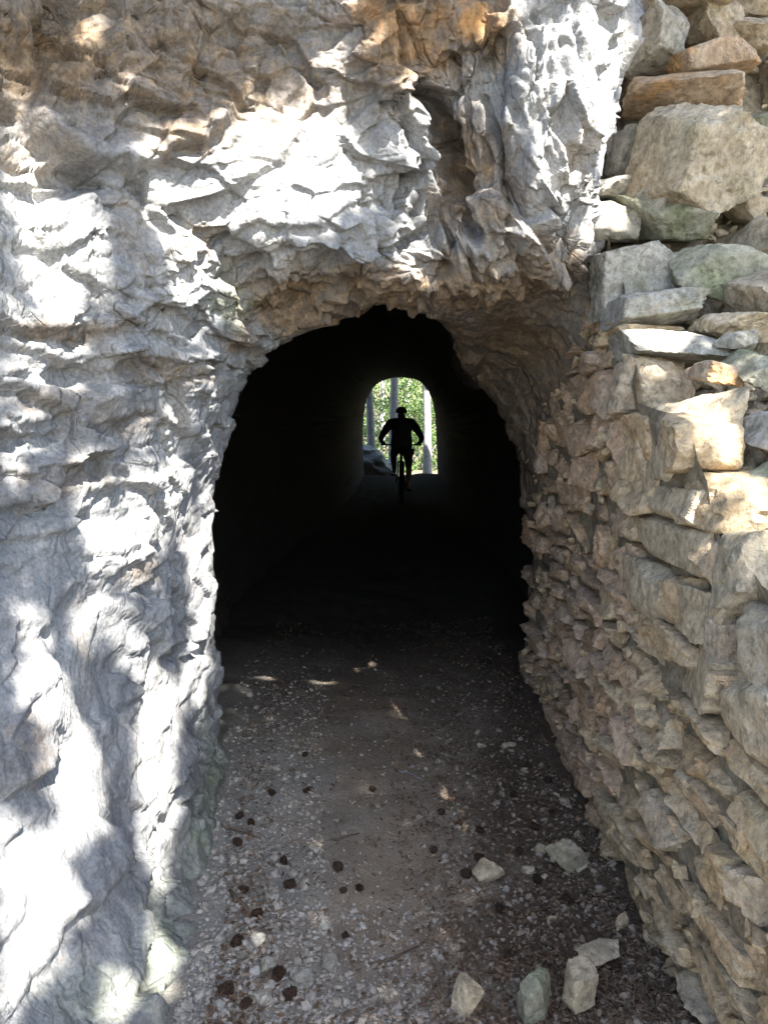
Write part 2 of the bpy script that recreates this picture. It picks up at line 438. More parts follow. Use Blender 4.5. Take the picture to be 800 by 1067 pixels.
G = catmull(C, [3, 4, 10, 10, 16, 24, 30, 110, 140, 140, 70, 40, 10], 1)
# even out the stations by count
cnt = [45, 45, 45, 48, 60, 75, 75, 55, 50, 50, 50, 55, 50, 40, 14, 8]
G = catmull(G, cnt, 0)
NU, NV = G.shape[:2]
Nrm = grid_normals(G)
cen = np.array([0.1, 0, 1.1])
base = G.reshape(-1, 3); nrm = Nrm.reshape(-1, 3)
k = NU // 2, int(NV * 0.5)
if Nrm[k[0], int(NV * 0.75)] @ np.array([0, -1, 0.0]) < 0: nrm = -nrm
bu, bv = pix(base)
front = base[:, 1] < 3.9
def seg_dist(u, v, poly):
    best = np.full(len(u), 1e9); sgn = np.zeros(len(u))
    for (x0, y0), (x1, y1) in zip(poly[:-1], poly[1:]):
        dx, dy = x1 - x0, y1 - y0
        t = np.clip(((u - x0) * dx + (v - y0) * dy) / (dx * dx + dy * dy), 0, 1)
        ex, ey = u - x0 - t * dx, v - y0 - t * dy
        d = np.hypot(ex, ey); m = d < best
        best = np.where(m, d, best); sgn = np.where(m, dx * ey - dy * ex, sgn)
    return best, np.sign(sgn)          # sgn > 0: below / right of the line as drawn
wu = bu + 9 * fbm(base * 9, 3, 41); wv = bv + 9 * fbm(base * 9 + 50, 3, 43)
disp = np.zeros(len(base))
LEDGES = [  # polyline drawn left to right, height of the step (m), fade above, fade below (px)
 ([(-40, 350), (60, 352), (110, 342), (150, 318)], .055, 45, 16),
 ([(95, 380), (160, 388), (212, 378), (236, 352)], .06, 40, 18),
 ([(85, 172), (140, 180), (180, 152), (228, 142), (248, 108)], .075, 50, 36),
 ([(-30, 78), (50, 90), (95, 82)], .045, 45, 34),
 ([(196, 268), (244, 252), (268, 232), (330, 240), (382, 212)], .04, 30, 16),
 ([(388, 84), (430, 98), (472, 98), (500, 58)], .08, 50, 18),
 ([(-30, 515), (60, 524), (98, 474), (140, 505)], .028, 30, 12),
 ([(110, 600), (150, 585), (170, 600)], .03, 25, 12),
 ([(8, 1060), (60, 985), (120, 905)], .05, 40, 18),
 ([(480, 52), (520, 30), (560, 18)], .05, 30, 14),
 ([(140, 60), (200, 50), (260, 20)], .05, 30, 16),
 ([(0, 250), (40, 262), (90, 250)], .03, 25, 10),
 ([(130, 300), (165, 320), (200, 335)], .03, 25, 10),
 ([(20, 440), (70, 452), (120, 430), (170, 445)], .03, 20, 10),
]
for poly, amp, fa, fb in LEDGES:
    d, s = seg_dist(wu, wv, poly)
    w = 0.5 + 0.5 * np.tanh(s * d / 4.0)
    e = -0.55 * w * np.exp(-d / fb) + 0.45 * (1 - w) * np.exp(-d / fa)
    disp += np.where(front, amp * e, 0)
GROOVES = [
 ([(438, 92), (462, 140), (478, 190), (500, 240)], .17, 8), ([(418, 112), (430, 170), (440, 236)], .04, 4), ([(500, 104), (516, 160), (530, 236)], .05, 4), ([(410, 190), (424, 270)], .03, 4), ([(484, 210), (496, 280)], .04, 4), ([(452, 230), (462, 290)], .04, 4), ([(530, 230), (546, 290)], .03, 4), ([(390, 200), (398, 262)], .03, 4),
 ([(376, 70), (384, 150), (398, 215)], .05, 14),
 ([(505, 90), (520, 170), (535, 235)], .04, 10),
 ([(412, 110), (430, 180), (428, 250)], .035, 8),
 ([(145, 195), (165, 240), (172, 262)], .05, 7),
 ([(150, 175), (150, 240)], .025, 6),
 ([(200, 560), (192, 650), (196, 760)], .02, 9),
 ([(560, 60), (556, 120), (570, 190)], .025, 7),
 ([(76, 640), (84, 730), (70, 830)], .02, 14),
 ([(125, 690), (118, 800), (130, 880)], .02, 14),
]
for poly, amp, w in GROOVES:
    d, s = seg_dist(wu, wv, poly)
    disp -= np.where(front, amp * np.exp(-(d / w) ** 2), 0)
def blob(u, v, lst):
    r = np.zeros(len(u))
    for cx, cy, rx, ry, a in lst:
        r = np.maximum(r, a * np.clip(1.35 - np.hypot((u - cx) / rx, (v - cy) / ry), 0, 1))
    return np.where(front, np.clip(r, 0, 1), 0)
smooth_m = blob(wu, wv, [(212, 580, 26, 270, .75), (232, 430, 30, 60, .5), (90, 430, 130, 90, .35), (80, 760, 130, 230, .85), (60, 930, 150, 160, .85), (190, 640, 40, 260, .6), (290, 155, 110, 80, .85), (520, 370, 90, 90, .75), (460, 345, 60, 40, .5), (60, 280, 70, 60, .55), (110, 540, 80, 60, .6), (215, 930, 60, 140, .8), (130, 260, 50, 60, .5), (50, 370, 60, 40, .5), (100, 520, 60, 40, .3)])
rough_w = 1 - 0.8 * smooth_m
# bedding tilted a little, fractures steep on the right
rot = np.array(Euler((0.1, 0.22, 0.0)).to_matrix())
pb = base @ rot.T
right = np.clip((bu - 380) / 120, 0, 1) * front
asp_l = np.array([1.0, 1.0, 1.6]); asp_r = np.array([1.7, 1.4, 0.6])
sel_r = (right + 0.35 * vnoise(base * 9, 77)) > 0.5
def rockrel(scale, seed, tilt):
    q = pb / scale
    q = q + 0.16 * np.stack([fbm(q * .7, 2, seed + 61), fbm(q * .7 + 9, 2, seed + 62), fbm(q * .7 + 21, 2, seed + 63)], 1)
    return facets(q * np.where(sel_r[:, None], asp_r, asp_l), seed, tilt, 0.05 if scale > .1 else 0.12)
h1, c1 = rockrel(0.36, 100, 0.8)
h2, c2 = rockrel(0.15, 200, 0.9)
h3_, c3 = rockrel(0.06, 300, 0.9)
h4, c4 = rockrel(0.026, 400, 0.9)
patch = np.clip(0.55 + 1.1 * fbm(base * 4.0, 3, 85), 0.25, 1)
flu = blob(wu, wv, [(470, 170, 60, 110, 1.0), (560, 160, 90, 120, .35), (420, 190, 40, 90, .6), (500, 290, 110, 50, .6)])
fq = base * np.array([24, 20, 4.5]) + 0.7 * np.stack([fbm(base * 7, 2, 93)] * 3, 1)
fq2 = base * np.array([55, 45, 11])
disp += flu * (0.050 * (0.5 - np.abs(fbm(fq, 2, 94))) + 0.011 * (0.5 - np.abs(fbm(fq2, 2, 95))))
near_w = np.where(base[:, 1] < 6, 1.0, 0.5)
inner = np.clip((base[:, 1] - 3.05) / 0.3, 0, 1)
near_w = near_w * (1 - 0.62 * inner)
disp += near_w * (0.035 * fbm(base * 1.6, 3, 81) + rough_w * (0.040 * h1 + 0.026 * h2 + patch * (0.0095 * h3_ + 0.0020 * h4))
        - rough_w * (0.016 * np.exp(-c1 / 0.025) + 0.013 * np.exp(-c2 / 0.045) + patch * 0.004 * np.exp(-c3 / 0.07)) + 0.0025 * fbm(base * 26, 3, 91))
# bedding: thin layers stepping in and out
zb = (base[:, 2] + 0.16 * base[:, 0] - 0.1 * base[:, 1] + 0.02 * fbm(base * 4, 3, 71)) / 0.042
kz = np.floor(zb).astype(np.int64); tz = np.clip((zb - kz) / 0.22, 0, 1); zero = np.zeros_like(kz)
side_ = np.floor(base[:, 0] * 3 + 2 * fbm(base * 2, 2, 72)).astype(np.int64)
lay = h3(kz - 1, side_, zero, 7) * (1 - tz) + h3(kz, side_, zero, 7) * tz
bed = blob(wu, wv, [(120, 370, 160, 60, 1.0), (50, 470, 110, 60, .9), (150, 110, 200, 90, .8), (60, 220, 100, 60, .6), (330, 40, 80, 60, .7), (240, 300, 60, 50, .8), (350, 255, 90, 30, .7)])
disp += 0.030 * (lay - .5) * bed
# the vault behind the lip keeps its size
cl = base + nrm * disp[:, None]
me = mesh_np('cliff_mesh', cl, grid_faces(NU, NV)[:, ::-1])
fu, fv = bu, bv
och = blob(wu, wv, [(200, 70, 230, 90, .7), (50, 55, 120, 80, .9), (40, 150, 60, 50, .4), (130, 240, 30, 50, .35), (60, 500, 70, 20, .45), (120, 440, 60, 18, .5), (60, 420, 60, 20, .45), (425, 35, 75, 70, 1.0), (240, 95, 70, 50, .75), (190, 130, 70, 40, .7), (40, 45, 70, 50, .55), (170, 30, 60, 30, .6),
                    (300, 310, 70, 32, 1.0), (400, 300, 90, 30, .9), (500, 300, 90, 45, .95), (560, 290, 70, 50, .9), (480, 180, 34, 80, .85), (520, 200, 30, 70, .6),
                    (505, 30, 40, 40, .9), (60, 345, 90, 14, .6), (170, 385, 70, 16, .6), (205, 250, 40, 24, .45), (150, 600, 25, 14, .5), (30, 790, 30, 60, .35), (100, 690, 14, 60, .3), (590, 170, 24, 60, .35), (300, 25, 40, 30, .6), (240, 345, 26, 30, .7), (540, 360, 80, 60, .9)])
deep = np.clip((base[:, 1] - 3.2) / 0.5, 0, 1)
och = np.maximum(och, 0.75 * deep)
# freshly broken undersides show the brown heart of the rock, darkened further to paint in their shade
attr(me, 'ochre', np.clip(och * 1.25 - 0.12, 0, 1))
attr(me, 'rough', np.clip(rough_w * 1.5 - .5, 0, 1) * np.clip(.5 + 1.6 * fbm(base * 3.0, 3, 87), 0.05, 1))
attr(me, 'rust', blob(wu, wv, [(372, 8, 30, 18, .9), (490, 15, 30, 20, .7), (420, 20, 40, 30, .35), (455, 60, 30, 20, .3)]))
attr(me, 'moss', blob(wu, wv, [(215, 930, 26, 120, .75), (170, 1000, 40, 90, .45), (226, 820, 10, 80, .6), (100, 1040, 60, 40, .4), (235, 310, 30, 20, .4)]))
attr(me, 'tunnel_shade', np.clip((base[:, 1] - 4.2) / 2.0, 0, 0.93))  # rock colour darkens with depth to paint the gloom inside the tunnel
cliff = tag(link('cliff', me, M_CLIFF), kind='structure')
CAST = [(cl[(base[:, 1] < 3.6)], 1)]          # surfaces on which the light through the trees is judged

# ------------------------------------------------------------------ stones
def ico(level):
    bm = bmesh.new(); bmesh.ops.create_icosphere(bm, subdivisions=level, radius=1.0)
    bm.verts.ensure_lookup_table()
    v = np.array([x.co[:] for x in bm.verts]); f = np.array([[x.index for x in fc.verts] for fc in bm.faces]); bm.free()
    return v / np.linalg.norm(v, axis=1, keepdims=True), f
ICO = {k: ico(k) for k in (1, 2, 3, 4, 5, 6)}
def stone_verts(level, seed, chips=6, tilt=0.16, k=34, rel=0.035, box=1.0, size=None):
    r = np.random.default_rng(seed)
    d, f = ICO[level]
    pl = []
    for a in range(3):
        for s in (-1, 1):
            n = np.zeros(3); n[a] = s; n += r.normal(0, tilt, 3); n /= np.linalg.norm(n)
            pl.append((n, r.uniform(0.78, 1.0) * box))
    for _ in range(chips):
        n = r.normal(0, 1, 3); n /= np.linalg.norm(n)
        pl.append((n, r.uniform(0.86, 1.22)))
    acc = np.zeros(len(d))
    for n, dist in pl:
        q = d @ n / dist
        acc += np.where(q > 0, np.maximum(q, 1e-4) ** k, 0)
    rad = acc ** (-1.0 / k)
    v = d * rad[:, None]
    asp = np.ones(3) if size is None else np.asarray(size) / np.max(size)
    q = v * asp
    h1, cc = facets(q * 2.2 + seed * 3.1, seed, 0.8)
    h2, _ = facets(q * 5.5 + seed * 1.7, seed + 3, 0.8)
    dsp = rel * (h1 + 0.45 * h2) + rel * 0.6 * fbm(q * 3 + seed, 4, seed)
    v = v + d * dsp[:, None]
    lo, hi = v.min(0), v.max(0)
    return (v - (lo + hi) / 2) / ((hi - lo) / 2), f
def unique_stone(name, cx, hx, rot, mat, level, seed, parent=None, **kw):
    """a stone of half-size hx centred on cx with mesh of its own"""
    v, f = stone_verts(level, seed, size=hx, **kw)
    v = v * np.asarray(hx)
    me = crisp(mesh_np(name + '_mesh', v, f))
    o = link(name, me, mat, parent, tuple(cx), rot)
    R = np.array(Euler(rot).to_matrix())
    CAST.append((v @ R.T + np.asarray(cx), 0))
    return o

# the dry-stone wall along the right of the path
WX = 0.80
wall = tag(link('stone_wall', None, loc=(WX + 0.1, 3.0, 0)), 'dry-stone retaining wall of tan flaky stones along right side of path', 'wall')
wl = np.array(wall.location)
TOP = np.array([(0.9, .85), (1.45, 1.10), (1.64, 1.22), (1.95, 1.32), (2.1, 1.60), (2.5, 1.66), (2.6, 1.82), (2.85, 1.95), (3.05, 2.18), (3.2, 2.38), (3.4, 2.25), (4.0, 2.1), (4.6, 1.9), (5.4, 1.7)])
def wall_top(y): return np.interp(y, TOP[:, 0], TOP[:, 1])
def face_x(y, zz):
    """the face leans back a little low down and bends into the vault inside the tunnel"""
    return WX + 0.03 * math.sin(y * 2.1) + 0.02 * math.sin(zz * 5 + y) - 0.10 * max(0, zz - 1.2) * min(1, max(0, y - 3.0)) - 0.02 * max(0.0, 0.5 - zz) * (1 if y < 3 else 0.3)
QUOINS = [  # u of far edge, u of corner, u of right edge, top, bottom of the front face, material, tilt
 (600, 612, 668, 206, 248, M_GREY, .05), (601, 622, 699, 243, 333, M_GREY, .05), (614, 646, 739, 297, 336, M_GREY, -.02),
 (622, 668, 782, 340, 376, M_GREY, .16), (640, 652, 716, 366, 412, M_QUOIN, .06), (658, 708, 782, 405, 508, M_QUOIN, .04),
 (672, 726, 782, 512, 553, M_QUOIN, .03), (664, 732, 770, 552, 612, M_QUOIN, -.05), (733, 775, 900, 553, 655, M_TAN, .05),
 (650, 700, 745, 598, 664, M_QUOIN, .1), (702, 756, 800, 622, 690, M_QUOIN, .02), (757, 822, 900, 652, 740, M_TAN, .03),
 (704, 765, 840, 684, 768, M_QUOIN, .04), (742, 840, 930, 735, 850, M_QUOIN, .05), (628, 650, 690, 384, 446, M_WALL, .08),
 (648, 668, 700, 448, 506, M_WALL, .1), (740, 762, 800, 650, 700, M_RUST, .03),
]
boxes = []
for qi, (ub, uf, ur, v0, v1, mt, tl) in enumerate(QUOINS):
    d0 = WX * F / (uf - 400); d1 = WX * F / (ub - 400)
    d1 = min(d1, d0 + 0.75)
    z1 = P(uf, v0, d0)[2]; z0 = P(uf, v1, d0)[2]; x1 = (ur - 400) / F * d0
    x0 = WX - 0.015 + 0.01 * (qi % 3)
    c = np.array([(x0 + x1) / 2, (d0 + d1) / 2, (z0 + z1) / 2]); h = np.array([(x1 - x0) / 2, (d1 - d0) / 2, (z1 - z0) / 2]) * 1.04
    unique_stone('stone', c - wl, h, (random.uniform(-.03, .03), tl * 0.6, random.uniform(-.06, .06)), mt, 5, 900 + qi, wall, chips=6, tilt=0.15, k=44, rel=0.042)
    CAST[-1] = (CAST[-1][0] + wl, 0)
    boxes.append((d0, d1, z0, z1))
NVAR = 26
var = []
for i in range(NVAR):
    v, f = stone_verts(4, 2000 + i, chips=6, tilt=0.17, k=70, rel=0.05)
    mm = crisp(mesh_np('wall_stone_mesh', v, f)); mm.materials.append(M_WALL); var.append(mm)
zc = -0.03; nst = 0
while zc < 2.45:
    hgt = random.choice([.06, .075, .09, .11, .14, .17]) * random.uniform(.9, 1.15)
    y = 0.95 + random.uniform(0, .2)
    while y < 4.42:
        ln = random.uniform(.10, .30) * (1.2 if y < 2.4 else 1.0 if y < 3 else 1.2)
        hh = hgt * random.uniform(.88, 1.12)
        yc, zz = y + ln / 2, zc + hgt / 2 + random.uniform(-.012, .012)
        y += ln
        if zz + hh * .3 > wall_top(yc): continue
        if any(b[0] * .8 + b[1] * .2 < yc < b[0] * .2 + b[1] * .8 and b[2] * .8 + b[3] * .2 < zz < b[2] * .2 + b[3] * .8 for b in boxes): continue
        uu, vv = pix(np.array([face_x(yc, zz), yc, zz]))
        if vv > 1110 or uu > 850: continue
        th = random.uniform(.10, .16)
        proud = random.uniform(-.020, .018)
        o = link('stone', var[random.randrange(NVAR)], None, wall)
        o.location = (face_x(yc, zz) + th - proud - wl[0], yc - wl[1], zz - wl[2])
        o.rotation_euler = (random.uniform(-.06, .06), random.uniform(-.08, .08), random.uniform(-.08, .08))
        o.scale = (th, ln / 2 * 1.06, hh / 2 * 1.04)
        if random.random() < .5: o.rotation_euler.x += math.pi
        if yc + random.uniform(-.35, .35) > 2.75:
            o.material_slots[0].link = 'OBJECT'; o.material_slots[0].material = M_PINK
        nst += 1
    zc += hgt * 0.93
print('wall stones', nst)
# small chinking shards between the stones: real geometry, joined
TPL = {}
def scatter(name, items, mat, parent=None, level=1, seed=5, smooth=False, extra=None):
    """items: (pos, half-size, euler); small angular stones joined into one mesh"""
    if level not in TPL: TPL[level] = [stone_verts(level, 5100 + k, chips=7, tilt=.35, k=60, rel=.05)[0] for k in range(14)]
    d, f = ICO[level]
    Vs, Fs, A = [], [], []
    for i, (p, h, e) in enumerate(items):
        v = TPL[level][(i * 7 + seed) % 14] * np.asarray(h)
        R = np.array(Euler(e).to_matrix())
        Vs.append(v @ R.T + np.asarray(p)); Fs.append(f + i * len(d))
        if extra: A.append(np.full(len(d), extra(i, p)))
    me = mesh_np(name + '_mesh', np.concatenate(Vs), np.concatenate(Fs), smooth)
    if extra: attr(me, 'brown', np.concatenate(A))
    return link(name, me, mat, parent)
chips = []
for _ in range(240):
    y = random.uniform(1.2, 4.4); zz = random.uniform(0, 1) ** 1.1 * (wall_top(y) - .05)
    s = random.uniform(.008, .03)
    if any(b[0] < y < b[1] and b[2] < zz < b[3] for b in boxes) and random.random() < .85: continue
    chips.append((np.array([face_x(y, zz) + random.uniform(0.015, .045), y, zz]) - wl, (s * .8, s * random.uniform(.9, 2.2), s * random.uniform(.4, 1.3)), (random.uniform(-.6, .6), random.uniform(-.4, .4), random.uniform(-.5, .5))))
tag(scatter('chinking', chips, M_WALL, wall, 3, 6), kind='stuff')
# earth core behind the stones
ys = np.linspace(.9, 4.5, 120); zs = np.linspace(0, 1, 60)
core = np.array([[[face_x(y, t * wall_top(y)) + .055, y, t * wall_top(y) - .03] for t in zs] for y in ys])
core += .02 * fbm(core.reshape(-1, 3) * 9, 3, 12).reshape(core.shape[:2])[..., None] * np.array([1, 0, 0])
link('earth_core', mesh_np('core_mesh', core.reshape(-1, 3) - wl, grid_faces(120, 60)), M_RUBBLE, wall)

# ------------------------------------------------------------------ rubble slope above the wall
HY = np.array([(-8, .1), (-2, .25), (.5, .75), (1.2, .88), (1.64, 1.05), (2.0, 1.20), (2.15, 1.42), (2.5, 1.54), (2.85, 1.78), (3.05, 2.02), (3.3, 2.28), (3.5, 2.42), (3.75, 3.0), (4.0, 3.5), (4.6, 4.2), (6, 5.0), (12, 6)])
def hill_z(x, y): return np.interp(y, HY[:, 0], HY[:, 1]) + 0.22 * np.maximum(x - .95, 0) * np.clip(1.4 - 0.06 * x, 0.2, 1.4)
hx = ax([(.86, 2.4, 150), (2.4, 9, 40)]); hy = ax([(-8, 1.2, 30), (1.2, 4.6, 260), (4.6, 12, 20)])
HX, HYY = np.meshgrid(hx, hy, indexing='ij')
hp = np.stack([HX, HYY, hill_z(HX, HYY)], -1).reshape(-1, 3)
f1, _ = facets(hp / .11, 501, .8); f2, _ = facets(hp / .045, 502, .8)
hp[:, 2] += .025 * f1 + .013 * f2 + .03 * fbm(hp * 5, 3, 55)
hp[:, 2] -= 0.10 * np.clip((.95 - hp[:, 0]) / .09, 0, 1)
tag(link('hillside', mesh_np('hillside_mesh', hp, grid_faces(len(hx), len(hy))), M_RUBBLE), kind='structure')
CAST.append((hp[(hp[:, 1] > 1.3) & (hp[:, 1] < 4.4) & (hp[:, 0] < 2.4)], 0))
# the hill over the tunnel
ox = np.linspace(-16, 16, 60); oy = np.linspace(5.5, 20.2, 40)
OX, OY = np.meshgrid(ox, oy, indexing='ij')
op = np.stack([OX, OY, np.maximum(3.6 + 0 * OX, 0)], -1).reshape(-1, 3); op[:, 2] += .5 * fbm(op * .5, 3, 66)
tag(link('hill', mesh_np('hill_mesh', op, grid_faces(60, 40)), M_RUBBLE), kind='structure')

BOULD = [ # bbox px, depth, thickness, material, name, label, tilt, level
 (660, 114, 788, 233, 2.88, .42, M_TAN, 'boulder', 'largest tan boulder on rubble slope, below the two orange slabs', (.1, .25, .3), 6),
 (648, 10, 719, 77, 3.35, .30, M_GREY, 'stone', 'pale grey squarish stone at top, resting against the bright cliff edge', (.1, -.2, .2), 5),
 (693, 46, 783, 83, 3.30, .30, M_RUST, 'stone', 'orange-faced slab lying on top of the longer orange slab', (.05, -.12, .1), 5),
 (653, 79, 784, 121, 3.22, .36, M_RUST, 'stone', 'long orange-ended slab directly above the largest boulder', (.02, .03, -.1), 5),
 (668, -18, 752, 13, 3.38, .32, M_TAN, 'stone', 'tan slab cut by top edge of the picture, above pale grey stone', (0, .05, .1), 4),
 (713, 9, 764, 54, 3.45, .28, M_TAN, 'stone', 'upright tan stone between pale grey stone and dark wedge-shaped stone', (.1, .2, .2), 5),
 (758, 20, 806, 58, 3.42, .28, M_TAN, 'stone', 'dark wedge-shaped stone at right edge above orange slabs', (.1, .15, -.2), 4),
 (756, 112, 818, 150, 3.48, .30, M_GREEN, 'stone', 'mossy stone in shade right of the longer orange slab', (.1, -.1, .2), 4),
 (632, 207, 742, 254, 2.93, .42, M_GREEN, 'stone', 'flat grey-green mossy slab under the largest boulder', (.25, .12, .1), 5),
 (670, 190, 702, 224, 3.0, .14, M_GREY, 'stone', 'small grey wedge stone between mossy slab and largest boulder', (.1, -.3, .4), 4),
 (700, 248, 777, 317, 2.72, .32, M_GREEN, 'stone', 'green angular stone beside the long pale wall block', (.2, .35, .5), 5),
 (764, 280, 836, 336, 2.55, .32, M_TAN, 'stone', 'brown stone at right edge just right of green angular stone', (.1, -.3, .2), 5),
 (726, 327, 814, 358, 2.52, .28, M_QUOIN, 'stone', 'flat tan stone with shadowed underside right of long pale block', (.02, .06, .1), 5),
 (614, 184, 672, 212, 3.12, .3, M_GREY, 'stone', 'thin grey slab at foot of the bright rock spur', (.1, .1, .1), 4),
 (634, 138, 667, 196, 3.22, .22, M_GREY, 'stone', 'bluish grey upright stone tucked against the rock spur', (.1, .1, .2), 4),
 (777, 424, 840, 474, 1.98, .28, M_GREY, 'stone', 'pale rounded stone at right edge beside sunlit wall block', (.1, .2, .2), 5),
 (716, 376, 768, 402, 2.30, .16, M_RUST, 'stone', 'small tan stone lying on top of the big sunlit block', (.05, .1, .3), 4),
 (752, 366, 806, 404, 2.26, .20, M_GREEN, 'stone', 'greenish grey flat stone at right edge above pale rounded stone', (.3, .1, .3), 4),
 (774, 484, 832, 524, 1.92, .22, M_GREEN, 'stone', 'dark angular stone at right edge below pale rounded stone', (.1, -.3, .3), 4),
 (768, 230, 840, 288, 2.85, .34, M_TAN, 'stone', 'brown stone at right edge below and right of largest boulder', (.1, .3, .2), 4),
 (784, 58, 840, 118, 3.55, .30, M_TAN, 'stone', 'dark brown stone at right edge beside the orange slabs', (.1, .1, .1), 4),
 (640, 74, 700, 118, 3.62, .26, M_TAN, 'stone', 'shadowed stone in the dark gap left of the orange slabs', (.1, .1, .3), 4),
 (756, -20, 830, 22, 3.58, .30, M_TAN, 'stone', 'brown stone in the top right corner of the picture', (.1, .1, -.3), 4),
 (745, 344, 790, 368, 2.42, .12, M_GREY, 'stone', 'small pale plate of stone under the flat tan stone', (.1, -.1, .3), 3),
 (648, 118, 690, 160, 3.5, .26, M_GREEN, 'stone', 'shadowed grey stone behind left end of the largest boulder', (.1, .3, .3), 4),
 (770, 150, 830, 200, 3.42, .3, M_GREEN, 'stone', 'dark mossy stone at right edge beside the largest boulder', (.1, -.2, .3), 4),
 (752, 200, 790, 236, 3.1, .2, M_TAN, 'stone', 'brown stone wedged under right end of the largest boulder', (.1, .3, .3), 4),
]
for bi, (u0, v0, u1, v1, d, th, mt, nm, lab, rt, lv) in enumerate(BOULD):
    c = P((u0 + u1) / 2, (v0 + v1) / 2, d + th / 2)
    kx = (d + th * .3) / F / (CP + 0.2 * SP)
    h = np.array([(u1 - u0) / 2 * kx, th / 2, (v1 - v0) / 2 * kx])
    sh = abs(math.sin(rt[1])) * .5
    h = np.array([h[0] * (1 - sh * h[2] / (h[0] + h[2])), h[1], h[2] * (1 - sh * h[0] / (h[0] + h[2]))])
    o = unique_stone(nm, c, h, rt, mt, lv, 3000 + bi, chips=6, tilt=0.2, k=40, rel=0.042)
    tag(o, lab, 'boulder' if nm == 'boulder' else 'stone', 'stones piled on the rubble slope')
rub = []
for _ in range(1500):
    x = random.uniform(.92, 2.3); y = random.uniform(1.5, 4.3)
    s = random.choice([.006, .01, .014, .02, .03])
    rub.append(((x, y, float(hill_z(x, y)) + .012), (s * random.uniform(.8, 1.5), s * random.uniform(.8, 1.5), s * .6), (random.uniform(-.6, .6), random.uniform(-.6, .6), random.uniform(0, 6))))
tag(scatter('rubble', rub, M_QUOIN, None, 2, 9), 'small broken chips of stone strewn between the stones on the slope', 'rubble', kind='stuff')

# ------------------------------------------------------------------ path debris
def cast_line(y): return float(np.interp(y, [1.6, 2.2, 2.65, 3.08, 3.35, 5], [-.46, -.48, -.57, -.63, -.66, -.80]))
peb = []; brown = []
while len(peb) < 15000:
    y = 1.85 + random.random() ** 1.8 * 4.2 if random.random() < .85 else random.uniform(.4, 1.9)
    xl, xr = cast_line(y) - .08, .79
    x = random.uniform(xl, xr)
    t = (x - xl) / (xr - xl)
    dens = 1.0 if t < .30 else (.16 if t < .62 else .5)
    dens *= min(1, max(0, (5.2 - y) / 2.2))
    if y < 2.4 and t < .6: dens = max(dens, .7)
    if random.random() > dens: continue
    s = min(.018, .0026 * math.exp(random.gauss(.40, .58)))
    if s > .012 and .3 < t < .55 and y > 2.4: continue
    peb.append(((x, y, ground_z(x, y) + s * .25), (s, s * random.uniform(.7, 1.1), s * random.uniform(.4, .8)), (random.uniform(-.5, .5), random.uniform(-.5, .5), random.uniform(0, 6.3))))
    brown.append(min(1, max(0, t * 1.25 - .1 + random.gauss(0, .25))))
tag(scatter('gravel', peb, M_PEBBLE, None, 1, 19, extra=lambda i, p: brown[i]), 'loose grey gravel covering the path into the tunnel', 'gravel', kind='stuff')
# bark flakes, cone scales and dead needles on the right of the path and along the left foot
V, Fc, A = [], [], []
n = 0
while n < 17000:
    y = 1.85 + random.random() ** 1.8 * 4.0 if random.random() < .85 else random.uniform(.4, 1.9)
    xl, xr = cast_line(y), .80
    x = random.uniform(xl, xr); t = (x - xl) / (xr - xl)
    dens = .5 if t < .12 else (.10 if t < .45 else min(1, .25 + (t - .45) * 2.6))
    if random.random() > dens: continue
    L = random.uniform(.004, .013); w = L * random.uniform(.25, .55)
    if random.random() < .25: L, w = random.uniform(.02, .045), .0012
    R = np.array(Euler((random.uniform(-.7, .7), random.uniform(-.5, .5), random.uniform(0, 6.3))).to_matrix())
    q = np.array([(-L, 0, 0), (-L * .3, w, .25 * w), (L * .6, w * .7, .1 * w), (L, 0, .3 * w), (L * .5, -w * .8, .4 * w), (-L * .4, -w, .1 * w)]) @ R.T + np.array([x, y, ground_z(x, y) + random.uniform(.003, .016)])
    V.append(q); Fc.append([[n * 6 + a for a in (0, 1, 2, 3)], [n * 6 + a for a in (0, 3, 4, 5)]]); A.append(np.full(6, random.random() ** 2)); n += 1
me = mesh_np('litter_mesh', np.concatenate(V), np.concatenate(Fc), False); attr(me, 'tint', np.concatenate(A))
tag(link('leaf_litter', me, M_LITTER), 'dark brown bark flakes, cone scales and needles strewn over the path', 'leaf litter', kind='stuff')

GROCKS = [ # px bbox, material, label
 (575, 882, 611, 914, M_TAN, 'tan angular stone on the path close to the wall foot', (.1, -.4, .3)),
 (604, 986, 652, 1010, M_QUOIN, 'low flat stone behind the two upright stones by the wall', (.05, -.1, .2)),
 (540, 1012, 580, 1075, M_GREEN, 'mossy upright stone at the bottom, left of its paler neighbour', (.1, .05, .2)),
 (583, 1005, 628, 1062, M_QUOIN, 'pale angular upright stone at the bottom, right of mossy stone', (.1, .2, .6)),
 (472, 1024, 505, 1062, M_QUOIN, 'small pale angular stone at bottom centre of path', (.1, .3, .4)),
 (494, 897, 524, 924, M_QUOIN, 'brownish elongated stone half buried in litter', (.1, -.5, .4)),
 (258, 974, 276, 990, M_GREY, 'small white rounded stone on gravel near left rock', (.1, .1, .4)),
 (262, 1032, 284, 1050, M_GREY, 'white flat stone beside pine cones at bottom left', (.1, .3, .9)),
 (300, 1014, 328, 1032, M_GREY, 'pale oblong stone on gravel at bottom left of centre', (.1, .0, .2)),
 (272, 996, 288, 1014, M_GREY, 'little pale stone just above the white flat stone', (.1, .4, .5)),
 (640, 950, 658, 972, M_WALL, 'small tan stone touching the foot of the wall', (.1, .4, .5)),
]
